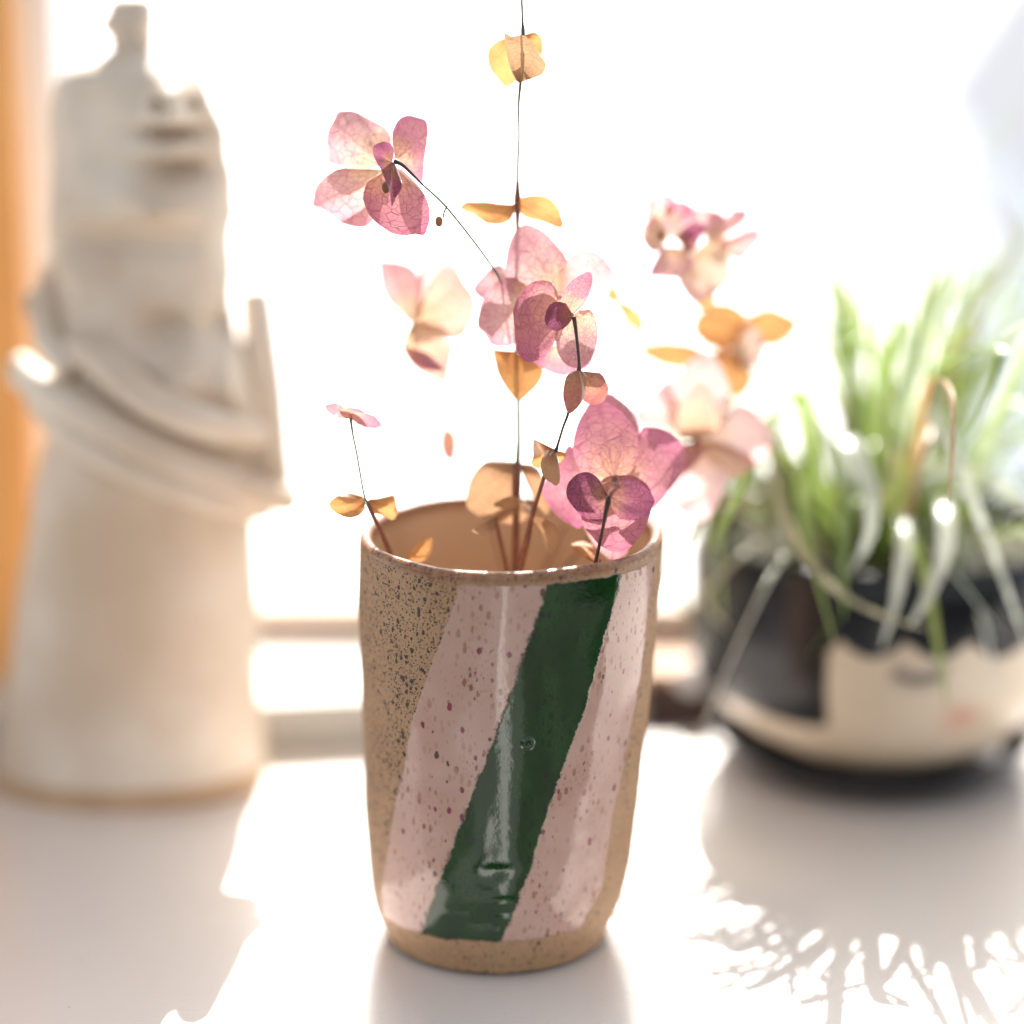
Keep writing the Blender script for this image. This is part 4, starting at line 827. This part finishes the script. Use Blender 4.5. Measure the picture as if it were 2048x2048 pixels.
for i in range(175):
    a = random.uniform(0, 2 * math.pi); lean = random.uniform(.4, 1.75); Lh = random.uniform(.055, .13)
    r0 = random.uniform(0, .035); dx, dy = math.cos(a), math.sin(a)
    if dx < -.25 and lean > .9 and random.random() < .3: continue
    b = Vector((PX + r0 * dx, PY + r0 * dy, .072)); out = Vector((dx, dy * .8, 0))
    h = Lh * math.cos(lean * .8); k = Lh * math.sin(lean * .8); dr = max(0, lean - .7) * .045
    p1 = b + out * k * .25 + Vector((0, 0, h * .5)) + jit(.004); p2 = b + out * k * .65 + Vector((0, 0, h * .85)) + jit(.008)
    p3 = b + out * k * 1.1 + Vector((0, 0, h * .95 - dr)) + jit(.018); p4 = b + out * k * 1.35 + Vector((0, 0, h * .95 - dr * 2.1)) + jit(.008)
    blade([b, p1, p2, p3] + ([p4] if .9 < lean < 1.15 else []), random.choice([.001, .0013, .0018, .0026, .0040, .0055]), random.choice(['blade'] * 9 + ['blade_dry', 'blade_silver', 'blade_brown']), Vector((-dy, dx, random.uniform(-.9, .9))))
for i in range(16):                                       # loose arching blades on the cup side
    t = i / 15; y0 = PY + random.uniform(-.03, .02); pk = random.uniform(.105, .150); xe = random.uniform(.055, .088)
    blade([Vector((PX - .02, y0, .073)), Vector((PX - .02 - xe * .35, y0 - .004, pk)), Vector((PX - .02 - xe * .8, y0 - .010, pk - .012 * (1 + 2 * t))), Vector((PX - .02 - xe * 1.05, y0 - .018 * t, pk - .03 - .05 * t))],
          random.uniform(.0020, .0042), random.choice(['blade', 'blade', 'blade', 'blade_dry']), Vector((0, 1, random.uniform(-.6, .9))))
for i in range(9):                                        # tall hair-thin shoots
    dx = random.uniform(-.03, .07); L_ = random.uniform(.11, .17)
    blade([Vector((PX + dx * .2, PY, .072)), Vector((PX + dx * .5, PY + .01, .072 + L_ * .45)), Vector((PX + dx, PY + .02, .072 + L_ * .8)), Vector((PX + dx * 1.7, PY + .03, .072 + L_))], .0010, 'blade', Vector((1, 0, .3)))
def lead(pp, w, m, sd=(1, 0, .2)): blade([aty(*q) for q in pp], w, m, Vector(sd).normalized(), 7)
lead([(1580, 1030, .85), (1545, 860, .83), (1555, 980, .80), (1610, 1110, .785), (1710, 1205, .78), (1862, 1262, .775)], .0036, 'blade_dry', (.5, 0, 1))
lead([(1700, 1030, .85), (1690, 880, .82), (1735, 960, .80), (1742, 1060, .79), (1700, 1148, .785)], .0058, 'blade_silver')
lead([(1850, 1000, .86), (1850, 820, .83), (1915, 930, .80), (1985, 1100, .79), (2060, 1310, .78)], .0038, 'blade_silver')
lead([(1880, 1000, .85), (1890, 1010, .82), (1890, 1100, .80), (1850, 1205, .785), (1815, 1256, .78)], .0050, 'blade_silver')
lead([(1800, 1020, .85), (1810, 1040, .82), (1806, 1120, .80), (1790, 1210, .785), (1762, 1300, .78)], .0046, 'blade_silver')
lead([(1550, 1060, .86), (1560, 900, .85), (1550, 1050, .83), (1460, 1130, .81), (1400, 1200, .81)], .0042, 'blade_dry')
lead([(1530, 1060, .86), (1450, 1010, .85), (1400, 1120, .83), (1415, 1210, .82), (1460, 1262, .82)], .0034, 'blade_dry')
lead([(1600, 1000, .87), (1400, 930, .87), (1320, 1060, .86), (1350, 1180, .85), (1440, 1330, .84)], .0040, 'blade_dry')
lead([(1650, 1000, .87), (1440, 960, .87), (1430, 1100, .85), (1440, 1260, .84)], .0050, 'blade')
lead([(1800, 1000, .86), (1900, 940, .83), (2000, 980, .82), (2080, 1040, .81)], .0050, 'blade_silver', (0, .3, 1))
lead([(1750, 1000, .88), (1850, 640, .90), (1960, 560, .90), (2070, 460, .91)], .0042, 'blade')
lead([(1720, 1000, .88), (1760, 640, .89), (1810, 480, .89), (1880, 340, .90)], .0016, 'blade')
lead([(1720, 1000, .88), (1730, 640, .89), (1770, 480, .89), (1790, 350, .90)], .0014, 'blade')
lead([(1700, 1000, .88), (1720, 640, .89), (1700, 520, .89), (1660, 430, .90)], .0016, 'blade')
